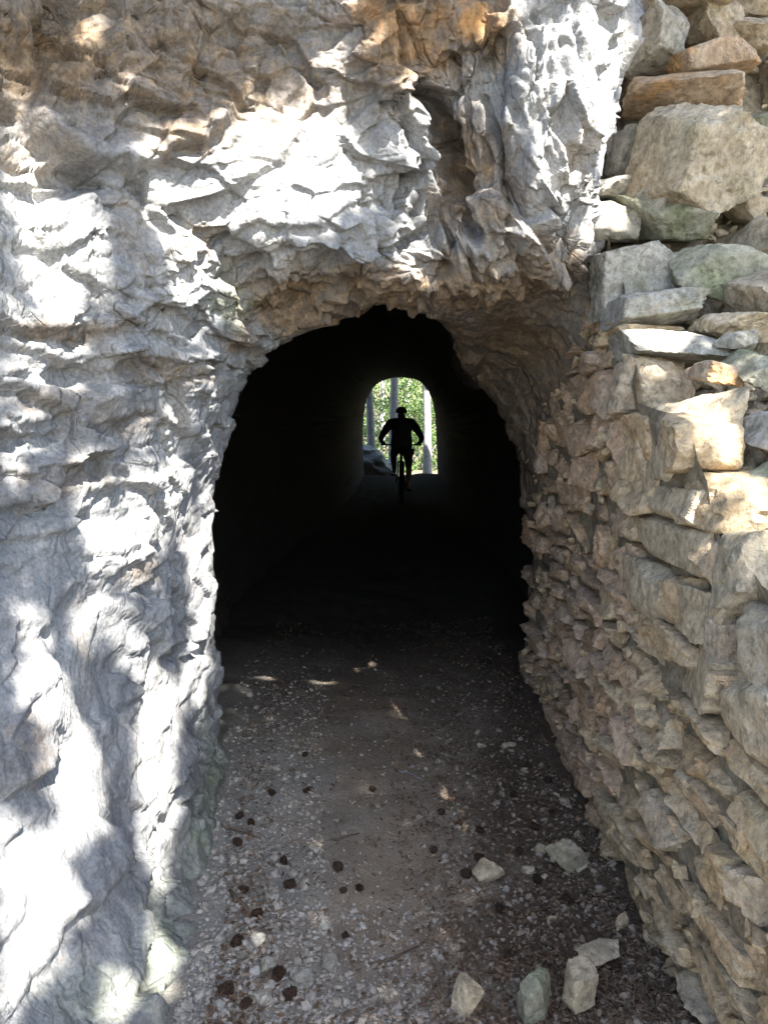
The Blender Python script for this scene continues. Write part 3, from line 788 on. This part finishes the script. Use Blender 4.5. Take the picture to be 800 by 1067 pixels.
for gi, (u0, v0, u1, v1, mt, lab, rt) in enumerate(GROCKS):
    x, y, zz = ground_at((u0 + u1) / 2, v1 - 2)
    k = y / F / (CP - .55 * SP) * 1.0
    hw = (u1 - u0) / 2 * k; hh = (v1 - v0) / 2 * k * (1.05 if mt in (M_GREEN, M_QUOIN, M_TAN) and v1 - v0 > 28 else .75)
    o = unique_stone('stone', (x, y + hw * .6, zz + hh * .8), (hw, hw * .8, hh), rt, mt, 4, 4000 + gi, chips=9, tilt=.28, k=70, rel=.045)
    tag(o, lab, 'stone', 'loose stones on the path')
svar = []
for i in range(6):
    v, f = stone_verts(3, 4500 + i, chips=7, tilt=.3, k=26, rel=.05)
    mm = crisp(mesh_np('small_stone_mesh', v, f)); mm.materials.append(M_GREY if i < 3 else M_QUOIN); svar.append(mm)
for i in range(34):
    left = i < 17
    y = random.uniform(2.0, 3.1) if left else random.uniform(2.05, 3.9)
    x = cast_line(y) + random.uniform(.03, .32) if left else random.uniform(.42, .74)
    s = random.uniform(.011, .022)
    o = link('stone', svar[random.randrange(3) + (0 if left else 3)], None, None, (x, y, ground_z(x, y) + s * .35), (random.uniform(-.3, .3), random.uniform(-.3, .3), random.uniform(0, 6)), (s * 1.3, s, s * .8))
    if left: tag(o, 'small pale grey stone in the gravel by the left rock foot', 'stone', 'small pale stones in the gravel')
    else: tag(o, 'small tan stone in brown litter near the wall foot', 'stone', 'small tan stones in the litter')

def cone_mesh(seed):
    r = random.Random(seed)
    bm = bmesh.new()
    bmesh.ops.create_icosphere(bm, subdivisions=2, radius=1, matrix=Matrix.Diagonal((.020, .013, .013, 1)))
    nsc = 60
    for i in range(nsc):
        t = (i + .5) / nsc
        ang = i * 2.39996
        ax_ = -.021 + .042 * t
        rad = .015 * math.sin(math.pi * (0.16 + .8 * t)) ** .7
        ln = .011 * (1.1 - .55 * t) * r.uniform(.8, 1.15); w = .0052
        e = Vector((0, math.cos(ang), math.sin(ang))); tx = Vector((1, 0, 0)); s = e.cross(tx)
        b0 = tx * ax_ + e * rad * .6
        tip = b0 + e * ln + tx * ln * (.15 + .7 * t)
        up = tx * .0022
        vs = [bm.verts.new(p) for p in (b0 - s * w * .6, b0 + s * w * .6, tip + s * w, tip - s * w, b0 - s * w * .6 - up, b0 + s * w * .6 - up, tip + s * w * .9 - up * 1.4, tip - s * w * .9 - up * 1.4)]
        for q in ((0, 1, 2, 3), (7, 6, 5, 4), (3, 2, 6, 7), (1, 5, 6, 2), (0, 3, 7, 4)):
            bm.faces.new([vs[a] for a in q])
    me = bpy.data.meshes.new('pine_cone_mesh'); bm.to_mesh(me); bm.free(); me.materials.append(M_CONE)
    return me
cones = [cone_mesh(i) for i in range(3)]
ORD = ['first', 'second', 'third', 'fourth', 'fifth', 'sixth', 'seventh', 'eighth', 'ninth', 'tenth', 'eleventh', 'twelfth', 'thirteenth', 'fourteenth', 'fifteenth', 'sixteenth', 'seventeenth', 'eighteenth']
def ordinal_labels(objs, text):
    """count a row of look-alikes up from the bottom edge of the picture"""
    for k, o in enumerate(sorted(objs, key=lambda o: o.location.y)):
        o['label'] = text % ORD[k]
CONES = [(352, 906, 1.1, 'single open pine cone alone on bare dirt in mid path'), (296, 900, .9, 0), (302, 925, 1.1, 0), (240, 852, .9, 0), (320, 826, .9, 'dark pine cone farther up the left side of the path'), (388, 824, .8, 'small dark pine cone near the path centre where the light fades'), (283, 828, .9, 0), (318, 788, .8, 0),
 (247, 880, 1.0, 0), (262, 860, .9, 0), (254, 930, .9, 0), (268, 955, 1.0, 0), (247, 985, 1.1, 0), (290, 1020, 1.2, 0), (302, 1040, 1.1, 0), (230, 1035, 1.2, 0), (256, 1050, 1.0, 0), (360, 978, .7, 'small closed dark cone in open gravel at centre of path'), (375, 928, .8, 0), (358, 930, .7, 0),
 (499, 897, 1.0, 1), (485, 914, 1.1, 1), (500, 868, .9, 1), (452, 888, .8, 1), (556, 864, 1.0, 1), (575, 850, .9, 1), (540, 890, 1.0, 1), (560, 920, 1.0, 1), (520, 950, .9, 1), (590, 940, 1.0, 1), (460, 848, .9, 1), (478, 860, .9, 1), (550, 800, .9, 1), (535, 830, .9, 1), (570, 815, 1.0, 1), (640, 1010, 1.0, 1), (530, 1000, .9, 1)]
for ci, (u, v, s, lab) in enumerate(CONES):
    x, y, zz = ground_at(u, v)
    s *= .78
    x = max(x, cast_line(y) + .04)
    o = link('pine_cone', cones[ci % 3], None, None, (x, y, zz + .016 * s), (random.uniform(0, 6), random.uniform(-.4, .4), random.uniform(0, 6)), (s, s, s))
    if lab == 0: tag(o, 'dark brown pine cone among pale gravel along the left rock', 'pine cone', 'pine cones along the left rock')
    elif lab == 1: tag(o, 'dark brown pine cone in brown litter on the wall side', 'pine cone', 'pine cones on the wall side')
    else: tag(o, lab, 'pine cone', 'pine cones in the middle of the path')
for g, t in (('pine cones along the left rock', 'dark pine cone by the left rock, %s counted up from the bottom edge'), ('pine cones on the wall side', 'dark pine cone on the wall side, %s counted up from the bottom edge'),
             ('small pale stones in the gravel', 'small pale stone by the left rock, %s counted up from the bottom edge'), ('small tan stones in the litter', 'small tan stone near the wall foot, %s counted up from the bottom edge')):
    ordinal_labels([o for o in COL.objects if o.get('group') == g], t)
def tube(points, radii, seg=6):
    bm = bmesh.new(); rings = []
    n = len(points)
    for i, (p, r) in enumerate(zip(points, radii)):
        p = Vector(p)
        t = (Vector(points[min(i + 1, n - 1)]) - Vector(points[max(i - 1, 0)])).normalized()
        a = t.orthogonal().normalized() if i == 0 else (a - t * a.dot(t)).normalized()
        b = t.cross(a)
        rings.append([bm.verts.new(p + (a * math.cos(2 * math.pi * k / seg) + b * math.sin(2 * math.pi * k / seg)) * r) for k in range(seg)])
    for r0, r1 in zip(rings[:-1], rings[1:]):
        for k in range(seg):
            bm.faces.new((r0[k], r0[(k + 1) % seg], r1[(k + 1) % seg], r1[k]))
    bm.faces.new(rings[0][::-1]); bm.faces.new(rings[-1])
    for f in bm.faces: f.smooth = True
    me = bpy.data.meshes.new('tube'); bm.to_mesh(me); bm.free()
    return me
TW = [((412, 802), (424, 806), (440, 814), 'pale thin twig lying across the dim path centre', M_BARK), ((384, 1006), (410, 1000), (436, 988), 'straight dark twig on gravel near the bottom centre', M_TWIG), ((224, 858), (245, 866), (272, 876), 'short dark stick at the foot of the left rock', M_TWIG), ((345, 876), (358, 874), (374, 870), 'short brown twig above the lone pine cone', M_TWIG), ((525, 946), (548, 953), (574, 948), 'curved brown twig in litter below the tan angular stone', M_LITTER), ((240, 930), (252, 944), (262, 956), 'thick dark stick among cones by the left rock', M_TWIG)]
for a, b, c, lab, mt in TW:
    pts_ = []
    for u, v in (a, ((a[0] + b[0]) / 2, (a[1] + b[1]) / 2 + 2), b, c):
        x, y, zz = ground_at(u, v); pts_.append((x, y, zz + .007))
    o = link('twig', tube(pts_, [.0035, .0045, .004, .0025] if 'thick' not in lab else [.007, .009, .008, .006]), mt)
    tag(o, lab, 'twig')

# ------------------------------------------------------------------ cyclist in the tunnel
BX, BY = 0.315, 14.3
bike = tag(link('bicycle', None, loc=(BX, BY, ground_z(BX, BY))), 'bicycle under the silhouetted rider inside the dark tunnel', 'bicycle')
M_BIKE = mat_plain('bike_paint', (0.03, 0.03, 0.035), .45)
M_RUB = mat_plain('tyre_rubber', (0.015, 0.015, 0.015), .8)
def ring_mesh(R, r, seg=48, sec=8):
    return tube([(0, R * math.cos(2 * math.pi * i / seg), R * math.sin(2 * math.pi * i / seg)) for i in range(seg + 1)], [r] * (seg + 1), sec)
RW = .345
for yw in (-.54, .56):
    w = link('wheel', ring_mesh(.315, .012), M_BIKE, bike, (0, yw, RW))
    link('tyre', ring_mesh(.328, .026), M_RUB, w)
    for k in range(16):
        a = k * math.pi / 8
        link('spoke', tube([(random.choice((-.02, .02)), 0, 0), (0, .31 * math.cos(a), .31 * math.sin(a))], [.0015, .0015], 4), M_BIKE, w)
    link('hub', tube([(-.06, 0, 0), (.06, 0, 0)], [.022, .022], 10), M_BIKE, w)
fr = bmesh.new()
def addtube(bm, pts, rad):
    t = tube(pts, rad, 8); bm.from_mesh(t); bpy.data.meshes.remove(t)
bb, st, hd, hd2 = (0, -.06, .32), (0, -.26, .80), (0, .33, .90), (0, .37, .72)
for a, b, r in ((bb, st, .018), (st, hd, .018), (bb, hd2, .022), (hd, hd2, .022), (bb, (.05, -.54, RW), .010), (bb, (-.05, -.54, RW), .010), (st, (.05, -.54, RW), .009), (st, (-.05, -.54, RW), .009)):
    addtube(fr, [a, b], [r, r])
fm = bpy.data.meshes.new('frame_mesh'); fr.to_mesh(fm); fr.free(); link('frame', fm, M_BIKE, bike)
fk = bmesh.new()
for s in (-1, 1): addtube(fk, [(s * .055, .41, .66), (s * .055, .56, RW)], [.017, .013])
addtube(fk, [(-.06, .41, .67), (.06, .41, .67)], [.018, .018])
fm = bpy.data.meshes.new('fork_mesh'); fk.to_mesh(fm); fk.free(); link('fork', fm, M_BIKE, bike)
link('handlebar', tube([(-.36, .27, 1.0), (-.2, .31, .99), (0, .36, .97), (.2, .31, .99), (.36, .27, 1.0)], [.014] * 5, 8), M_BIKE, bike)
for s in (-1, 1): link('grip', tube([(s * .25, .30, .995), (s * .37, .265, 1.0)], [.018, .018], 8), M_RUB, bike)
link('saddle', tube([(0, -.40, .93), (0, -.30, .935), (0, -.12, .93)], [.07, .065, .022], 10), M_RUB, bike)
link('seat_post', tube([st, (0, -.30, .92)], [.014, .014], 8), M_BIKE, bike)
cr = link('crank', tube([(.09, -.06, .32), (.09, .02, .17)], [.012, .01], 6), M_BIKE, bike)
cr = link('crank', tube([(-.09, -.06, .32), (-.09, -.14, .47)], [.012, .01], 6), M_BIKE, bike)
for s, yy, zz in ((1, .02, .17), (-1, -.14, .47)): link('pedal', tube([(s * .10, yy, zz), (s * .19, yy, zz)], [.022, .022], 6), M_RUB, bike)

def skin_body():
    V = []; E = []; Rr = []
    def v(p, r):
        V.append(p); Rr.append(r if isinstance(r, tuple) else (r, r)); return len(V) - 1
    def chain(start, lst):
        prev = start
        for p, r in lst:
            i = v(p, r); E.append((prev, i)); prev = i
        return prev
    pel = v((0, -.26, 1.0), (.185, .14))
    chest = chain(pel, [((0, -.20, 1.14), (.185, .125)), ((0, -.10, 1.28), (.205, .13)), ((0, -.01, 1.39), (.20, .12))])
    neck = chain(chest, [((0, .05, 1.45), .075), ((0, .08, 1.48), .066)])
    chain(neck, [((0, .11, 1.52), (.082, .10)), ((0, .11, 1.58), (.076, .09))])
    for s in (-1, 1):
        wr = chain(chest, [((s * .20, -.01, 1.385), .092), ((s * .30, .05, 1.25), .070), ((s * .375, .11, 1.12), .056), ((s * .36, .19, 1.06), .044), ((s * .33, .25, 1.03), .032)])
        palm = chain(wr, [((s * .318, .285, 1.025), (.036, .018))])
        for kf, off in enumerate((-.027, -.009, .009, .027)):
            lf = (.030, .034, .032, .026)[kf]
            chain(palm, [((s * (.318 + off), .30, 1.03), .010), ((s * (.318 + off), .30 + lf, 1.015), .0095), ((s * (.318 + off), .295 + lf * .6, .982), .009)])
        chain(palm, [((s * .285, .285, 1.015), .011), ((s * .272, .30, .985), .010)])
        up = s < 0
        if up: leg = [((s * .10, -.20, .93), .10), ((s * .135, .12, .83), .078), ((s * .14, .17, .78), .062), ((s * .135, .05, .66), .056), ((s * .13, -.13, .56), .040), ((s * .13, -.12, .53), (.040, .045)), ((s * .13, .02, .51), (.04, .03))]
        else: leg = [((s * .10, -.22, .92), .10), ((s * .13, -.02, .70), .078), ((s * .135, .06, .58), .060), ((s * .135, .02, .44), .055), ((s * .13, -.02, .27), .040), ((s * .13, -.01, .235), (.040, .045)), ((s * .13, .12, .20), (.04, .03))]
        chain(pel, leg)
    return V, E, Rr
V, E, Rr = skin_body()
me = bpy.data.meshes.new('person_mesh'); me.from_pydata(V, E, [])
m, nt, b = new_mat('dark_cycling_clothes')
gz = nd(nt, 'ShaderNodeSeparateXYZ'); nt.links.new(nd(nt, 'ShaderNodeTexCoord').outputs['Object'], gz.inputs[0])
nt.links.new(ramp(nt, gz.outputs['Z'], [(0.0, (.02, .02, .022)), (.28, (.30, .2, .15)), (.70, (.025, .025, .03)), (1.0, (.03, .035, .05))]), b.inputs['Base Color'])
b.inputs['Roughness'].default_value = .85
person = link('person', me, m, None, (BX, BY, ground_z(BX, BY)))
person.modifiers.new('skin', 'SKIN')
for i, r in enumerate(Rr):
    me.skin_vertices[0].data[i].radius = r
me.skin_vertices[0].data[0].use_root = True
sb = person.modifiers.new('sub', 'SUBSURF'); sb.levels = sb.render_levels = 2
tag(person, 'person in helmet riding a bicycle, dark silhouette against the far tunnel exit', 'person')
hv, hf = ICO[4]
hv2 = hv * np.array([.104, .132, .088]); hv2[:, 2] = np.where(hv2[:, 2] < -.02, -.02 + (hv2[:, 2] + .02) * .15, hv2[:, 2]); hv2[:, 2] += .003 * np.cos(hv[:, 0] * 12) * (hv[:, 2] > .2)
link('helmet', mesh_np('helmet_mesh', hv2, hf), M_BIKE, person, (0, .11, 1.60), (.12, 0, 0))

# ------------------------------------------------------------------ wood beyond the far exit
def trunk_mesh(hgt, r0, r1, lean, seed):
    pts_, rr = [], []
    for i in range(14):
        t = i / 13
        pts_.append((lean[0] * t * hgt + .04 * math.sin(t * 7 + seed), lean[1] * t * hgt, t * hgt - .3)); rr.append(r0 * (1 - t) + r1 * t + (.08 * r0 * 4 * max(0, .08 - t) / .08))
    return tube(pts_, rr, 14)
def leaves_mesh(centers, size, n, spread, seed, tilt=1.2):
    r = np.random.default_rng(seed)
    N = len(centers) * n
    c = np.repeat(np.asarray(centers, float), n, 0) + r.normal(0, 1, (N, 3)) * np.asarray(spread)
    L = size * r.uniform(.6, 1.3, N); Wd = L * r.uniform(.4, .65, N)
    a = r.normal(0, 1, (N, 3)); a /= np.linalg.norm(a, axis=1, keepdims=True)
    b = np.cross(a, r.normal(0, 1, (N, 3))); b /= np.linalg.norm(b, axis=1, keepdims=True)
    nn = np.cross(a, b)
    q = np.stack([c - a * L[:, None], c + b * Wd[:, None] + nn * (.15 * L)[:, None], c + a * L[:, None], c - b * Wd[:, None] + nn * (.15 * L)[:, None]], 1)
    f = np.arange(N * 4).reshape(N, 4)
    me = mesh_np('leaves_mesh', q.reshape(-1, 3), f, False)
    attr(me, 'tint', np.repeat(r.uniform(0, 1, N), 4))
    return me
def tree(x, y, r0, hgt, lean, label, seed, mat=None):
    t = tag(link('tree', None, loc=(x, y, ground_z(x, y))), label, 'tree', 'trees beyond the far tunnel exit')
    link('trunk', trunk_mesh(hgt, r0, r0 * .35, lean, seed), M_BARK, t)
    r = np.random.default_rng(seed)
    cs = [(lean[0] * hgt + r.normal(0, 1.1), lean[1] * hgt + r.normal(0, 1.1), hgt * r.uniform(.55, 1.0)) for _ in range(34)]
    for k in range(5):
        zz = hgt * (.5 + .09 * k); an = r.uniform(0, 6.28)
        link('branch', tube([(lean[0] * zz, lean[1] * zz, zz), (lean[0] * zz + .7 * math.cos(an), lean[1] * zz + .7 * math.sin(an), zz + .4), (lean[0] * zz + 1.5 * math.cos(an), lean[1] * zz + 1.5 * math.sin(an), zz + .7)], [.05, .035, .015], 6), M_BARK, t)
    link('crown', leaves_mesh(cs, .10, 40, (.35, .35, .3), seed), M_LEAF, t)
    return t
def px_x(u, y): return (u - 400) / F * y
tree(px_x(410, 24), 24, .155, 9, (-.004, 0), 'pale grey tree trunk rising behind the rider\'s head', 11)
tree(px_x(446, 25), 25, .15, 9, (-.035, 0), 'pale leaning tree trunk right of the rider', 12)
tree(px_x(386, 23), 23, .14, 8, (-.01, 0), 'pale tree trunk at left edge of the far tunnel exit', 13)
tree(px_x(426, 36), 36, .14, 9, (0, 0), 'thin distant tree trunk between the two pale trunks', 14)
tree(px_x(399, 38), 38, .13, 9, (.01, 0), 'thin distant trunk just left of the rider', 15)
def shrub(x, y, w, hgt, label, seed, n=46):
    zz = ground_z(x, y)
    t = tag(link('shrub', None, loc=(x, y, zz)), label, 'shrub', 'shrubs beyond the far tunnel exit')
    r = np.random.default_rng(seed)
    cs = [(r.normal(0, w * .42), r.normal(0, w * .35), abs(r.normal(.5, .3)) * hgt) for _ in range(n)]
    link('foliage', leaves_mesh(cs, .075, 34, (.20, .20, .16), seed), M_LEAF, t)
    for k in range(4):
        c = cs[k]; link('stem', tube([(0, 0, -.1), (c[0] * .5, c[1] * .5, c[2] * .6), c], [.03, .02, .008], 5), M_BARK, t)
    return t
for k, (u, y, w, hh, lab) in enumerate([(395, 28, 1.8, 3.4, 'dense green shrub between left and middle pale trunks'), (424, 30, 1.9, 3.6, 'yellow-green shrub behind the rider\'s right shoulder'), (440, 29, 1.6, 2.8, 'leafy shrub low behind the rider\'s raised elbow'), (456, 31, 1.9, 3.6, 'green shrub beyond the leaning trunk at exit\'s right edge'), (383, 33, 2.0, 3.8, 'shrub at far left of the tunnel exit'), (410, 44, 3.0, 5.5, 'farther green thicket behind the middle pale trunk'), (440, 46, 3.0, 5.5, 'farther green thicket behind the leaning trunk'), (470, 44, 3.0, 5.5, 'farther thicket beyond right edge of the exit'), (380, 46, 3.0, 5.5, 'farther thicket beyond left edge of the exit')]):
    shrub(px_x(u, y), y, w, hh, lab, 600 + k, 46 if y < 40 else 110)
# rocky bank left of the path outside
unique_stone('rock', (px_x(374, 20.6), 20.6, .05), (.8, 1.6, .75), (.1, .5, .2), M_GREY, 5, 77, rel=.09, chips=12, tilt=.45)
tag(bpy.data.objects['rock'], 'grey rock bank left of the rider just outside the far exit', 'rock')

# ------------------------------------------------------------------ pines behind the photographer, whose crowns dapple the cliff
LIT = [
 [(160, 158), (240, 112), (325, 78), (346, 0), (362, 0), (374, 60), (382, 205), (345, 238), (300, 242), (262, 262), (225, 235), (196, 200)],
 [(128, 180), (160, 160), (235, 250), (170, 262), (150, 225)], [(172, 262), (258, 282), (252, 318), (216, 342), (186, 330)],
 [(76, 0), (112, 0), (104, 60), (84, 50)], [(0, 150), (40, 170), (60, 215), (20, 225), (0, 210)], [(20, 225), (100, 230), (112, 300), (60, 320), (20, 290)], [(0, 335), (95, 335), (90, 400), (30, 415), (0, 400)],
 [(192, 385), (230, 388), (228, 432), (200, 432)], [(264, 352), (274, 366), (250, 420), (232, 480), (226, 560), (220, 650), (212, 745), (192, 745), (198, 640), (194, 560), (203, 500), (224, 440)],
 [(75, 490), (185, 486), (184, 545), (150, 600), (105, 600), (72, 530)], [(14, 615), (44, 645), (62, 700), (95, 770), (108, 870), (70, 890), (42, 800), (24, 720)], [(66, 615), (108, 615), (112, 672), (78, 676)],
 [(148, 670), (188, 715), (184, 860), (168, 955), (148, 890), (142, 760)], [(0, 825), (62, 878), (94, 930), (64, 1000), (20, 1045), (0, 1080)], [(112, 1010), (142, 1015), (142, 1066), (108, 1066)], [(158, 940), (182, 1000), (178, 1050), (158, 1015)],
 [(428, 138), (456, 190), (442, 240), (462, 292), (428, 306), (408, 260), (418, 200)], [(404, 68), (430, 88), (442, 150), (418, 140)], [(560, 28), (600, 0), (648, -20), (648, 120), (612, 192), (580, 232), (545, 252), (524, 190), (504, 110), (520, 58)], [(496, 35), (526, 0), (560, 0), (520, 50)], [(340, -40), (365, -40), (365, 10), (345, 10)],
 [(596, 192), (646, 195), (660, 256), (600, 262)], [(638, 356), (694, 350), (726, 384), (706, 412), (650, 420)], [(684, 398), (756, 398), (768, 508), (704, 508)], [(716, 508), (764, 508), (764, 556), (716, 556)], [(736, 600), (740, 570), (810, 540), (810, 590)], [(130, 420), (190, 440), (180, 470), (120, 455)], [(0, 440), (30, 445), (40, 500), (0, 500)], [(20, 150), (60, 160), (110, 215), (120, 300), (60, 240)], [(180, 470), (200, 470), (196, 560), (180, 560)], [(110, 620), (140, 640), (150, 700), (120, 690)], [(0, 60), (30, 90), (20, 140), (0, 140)], [(120, 60), (150, 80), (150, 120), (125, 110)], [(388, 20), (410, 30), (400, 60), (384, 50)],
]
def inpoly(u, v, poly):
    r = np.zeros(len(u), bool)
    n = len(poly)
    for i in range(n):
        x0, y0 = poly[i]; x1, y1 = poly[(i + 1) % n]
        if y0 == y1: continue
        c = ((y0 > v) != (y1 > v)) & (u < (x1 - x0) * (v - y0) / (y1 - y0) + x0)
        r ^= c
    return r
e1 = np.cross(S, [0, 0, 1.0]); e1 /= np.linalg.norm(e1); e2 = np.cross(e1, S)
CELL = 0.035; NB = 180
ctr = np.array([0.1, 2.6, 1.9])
gm = (pts[:, 0] > -.75) & (pts[:, 0] < .9) & (pts[:, 1] > .8) & (pts[:, 1] < 5)
CAST.append((pts[gm], 0))
lit = np.zeros((NB, NB)); tot = np.zeros((NB, NB)); first = np.full((NB, NB), -99.0)
dat = []
for q, is_cliff in CAST:
    a = ((q - ctr) @ e1 / CELL + NB / 2).astype(int); bq = ((q - ctr) @ e2 / CELL + NB / 2).astype(int)
    ok = (a >= 0) & (a < NB) & (bq >= 0) & (bq < NB); q, a, bq = q[ok], a[ok], bq[ok]
    sd = q @ S
    np.maximum.at(first, (a, bq), sd)
    dat.append((q, a, bq, sd))
for q, a, bq, sd in dat:
    u, v = pix(q)
    ok = (u > -60) & (u < 860) & (v > -80) & (v < 1120) & (sd > first[a, bq] - .14)
    a, bq, u, v = a[ok], bq[ok], u[ok], v[ok]
    L = np.zeros(len(u), bool)
    for p in LIT: L |= inpoly(u, v, p)
    np.add.at(tot, (a, bq), 1); np.add.at(lit, (a, bq), L)
frac = lit / np.maximum(tot, 1)
clumps = []
rc = random.Random(99)
for a in range(NB):
    for b_ in range(NB):
        aa, bb_ = (a + .5 - NB / 2) * CELL, (b_ + .5 - NB / 2) * CELL
        if tot[a, b_] >= 1:
            pr = 1.0 if frac[a, b_] < .06 else (.8 if frac[a, b_] < .25 else 0.0)
        else:
            pr = .85 if math.hypot(aa, bb_) < 1.4 else .05
        if rc.random() < pr:
            tt = rc.uniform(3.8, 6.6)
            clumps.append(ctr + e1 * aa + e2 * bb_ + S * tt)
clumps = np.array(clumps)
print('clumps', len(clumps))
PT = [(3.4, -3.6, 'pine tree behind the photographer on the wall side'), (-1.9, -4.4, 'pine tree behind the photographer on the cliff side')]
own = (clumps[:, 0] < 1.0).astype(int)
for i, (tx, ty, lab) in enumerate(PT):
    t = tag(link('pine_tree', None, loc=(tx, ty, 0)), lab, 'tree', 'pines behind the photographer')
    link('trunk', trunk_mesh(10, .20, .07, (0, 0), i), M_TWIG, t)
    c = clumps[own == i] - np.array([tx, ty, 0])
    link('crown', leaves_mesh(c, .036, 10, (.014, .014, .014), 70 + i), M_PINE, t)
    for kb in rc.sample(range(len(c)), min(16, len(c))):
        e = c[kb]; z0 = min(9.2, max(3.0, e[2] - .4 - .1 * math.hypot(e[0], e[1])))
        link('branch', tube([(0, 0, z0), tuple(np.array([e[0] * .5, e[1] * .5, z0 * .5 + e[2] * .5 + .1])), tuple(e)], [.03, .016, .005], 5), M_TWIG, t)
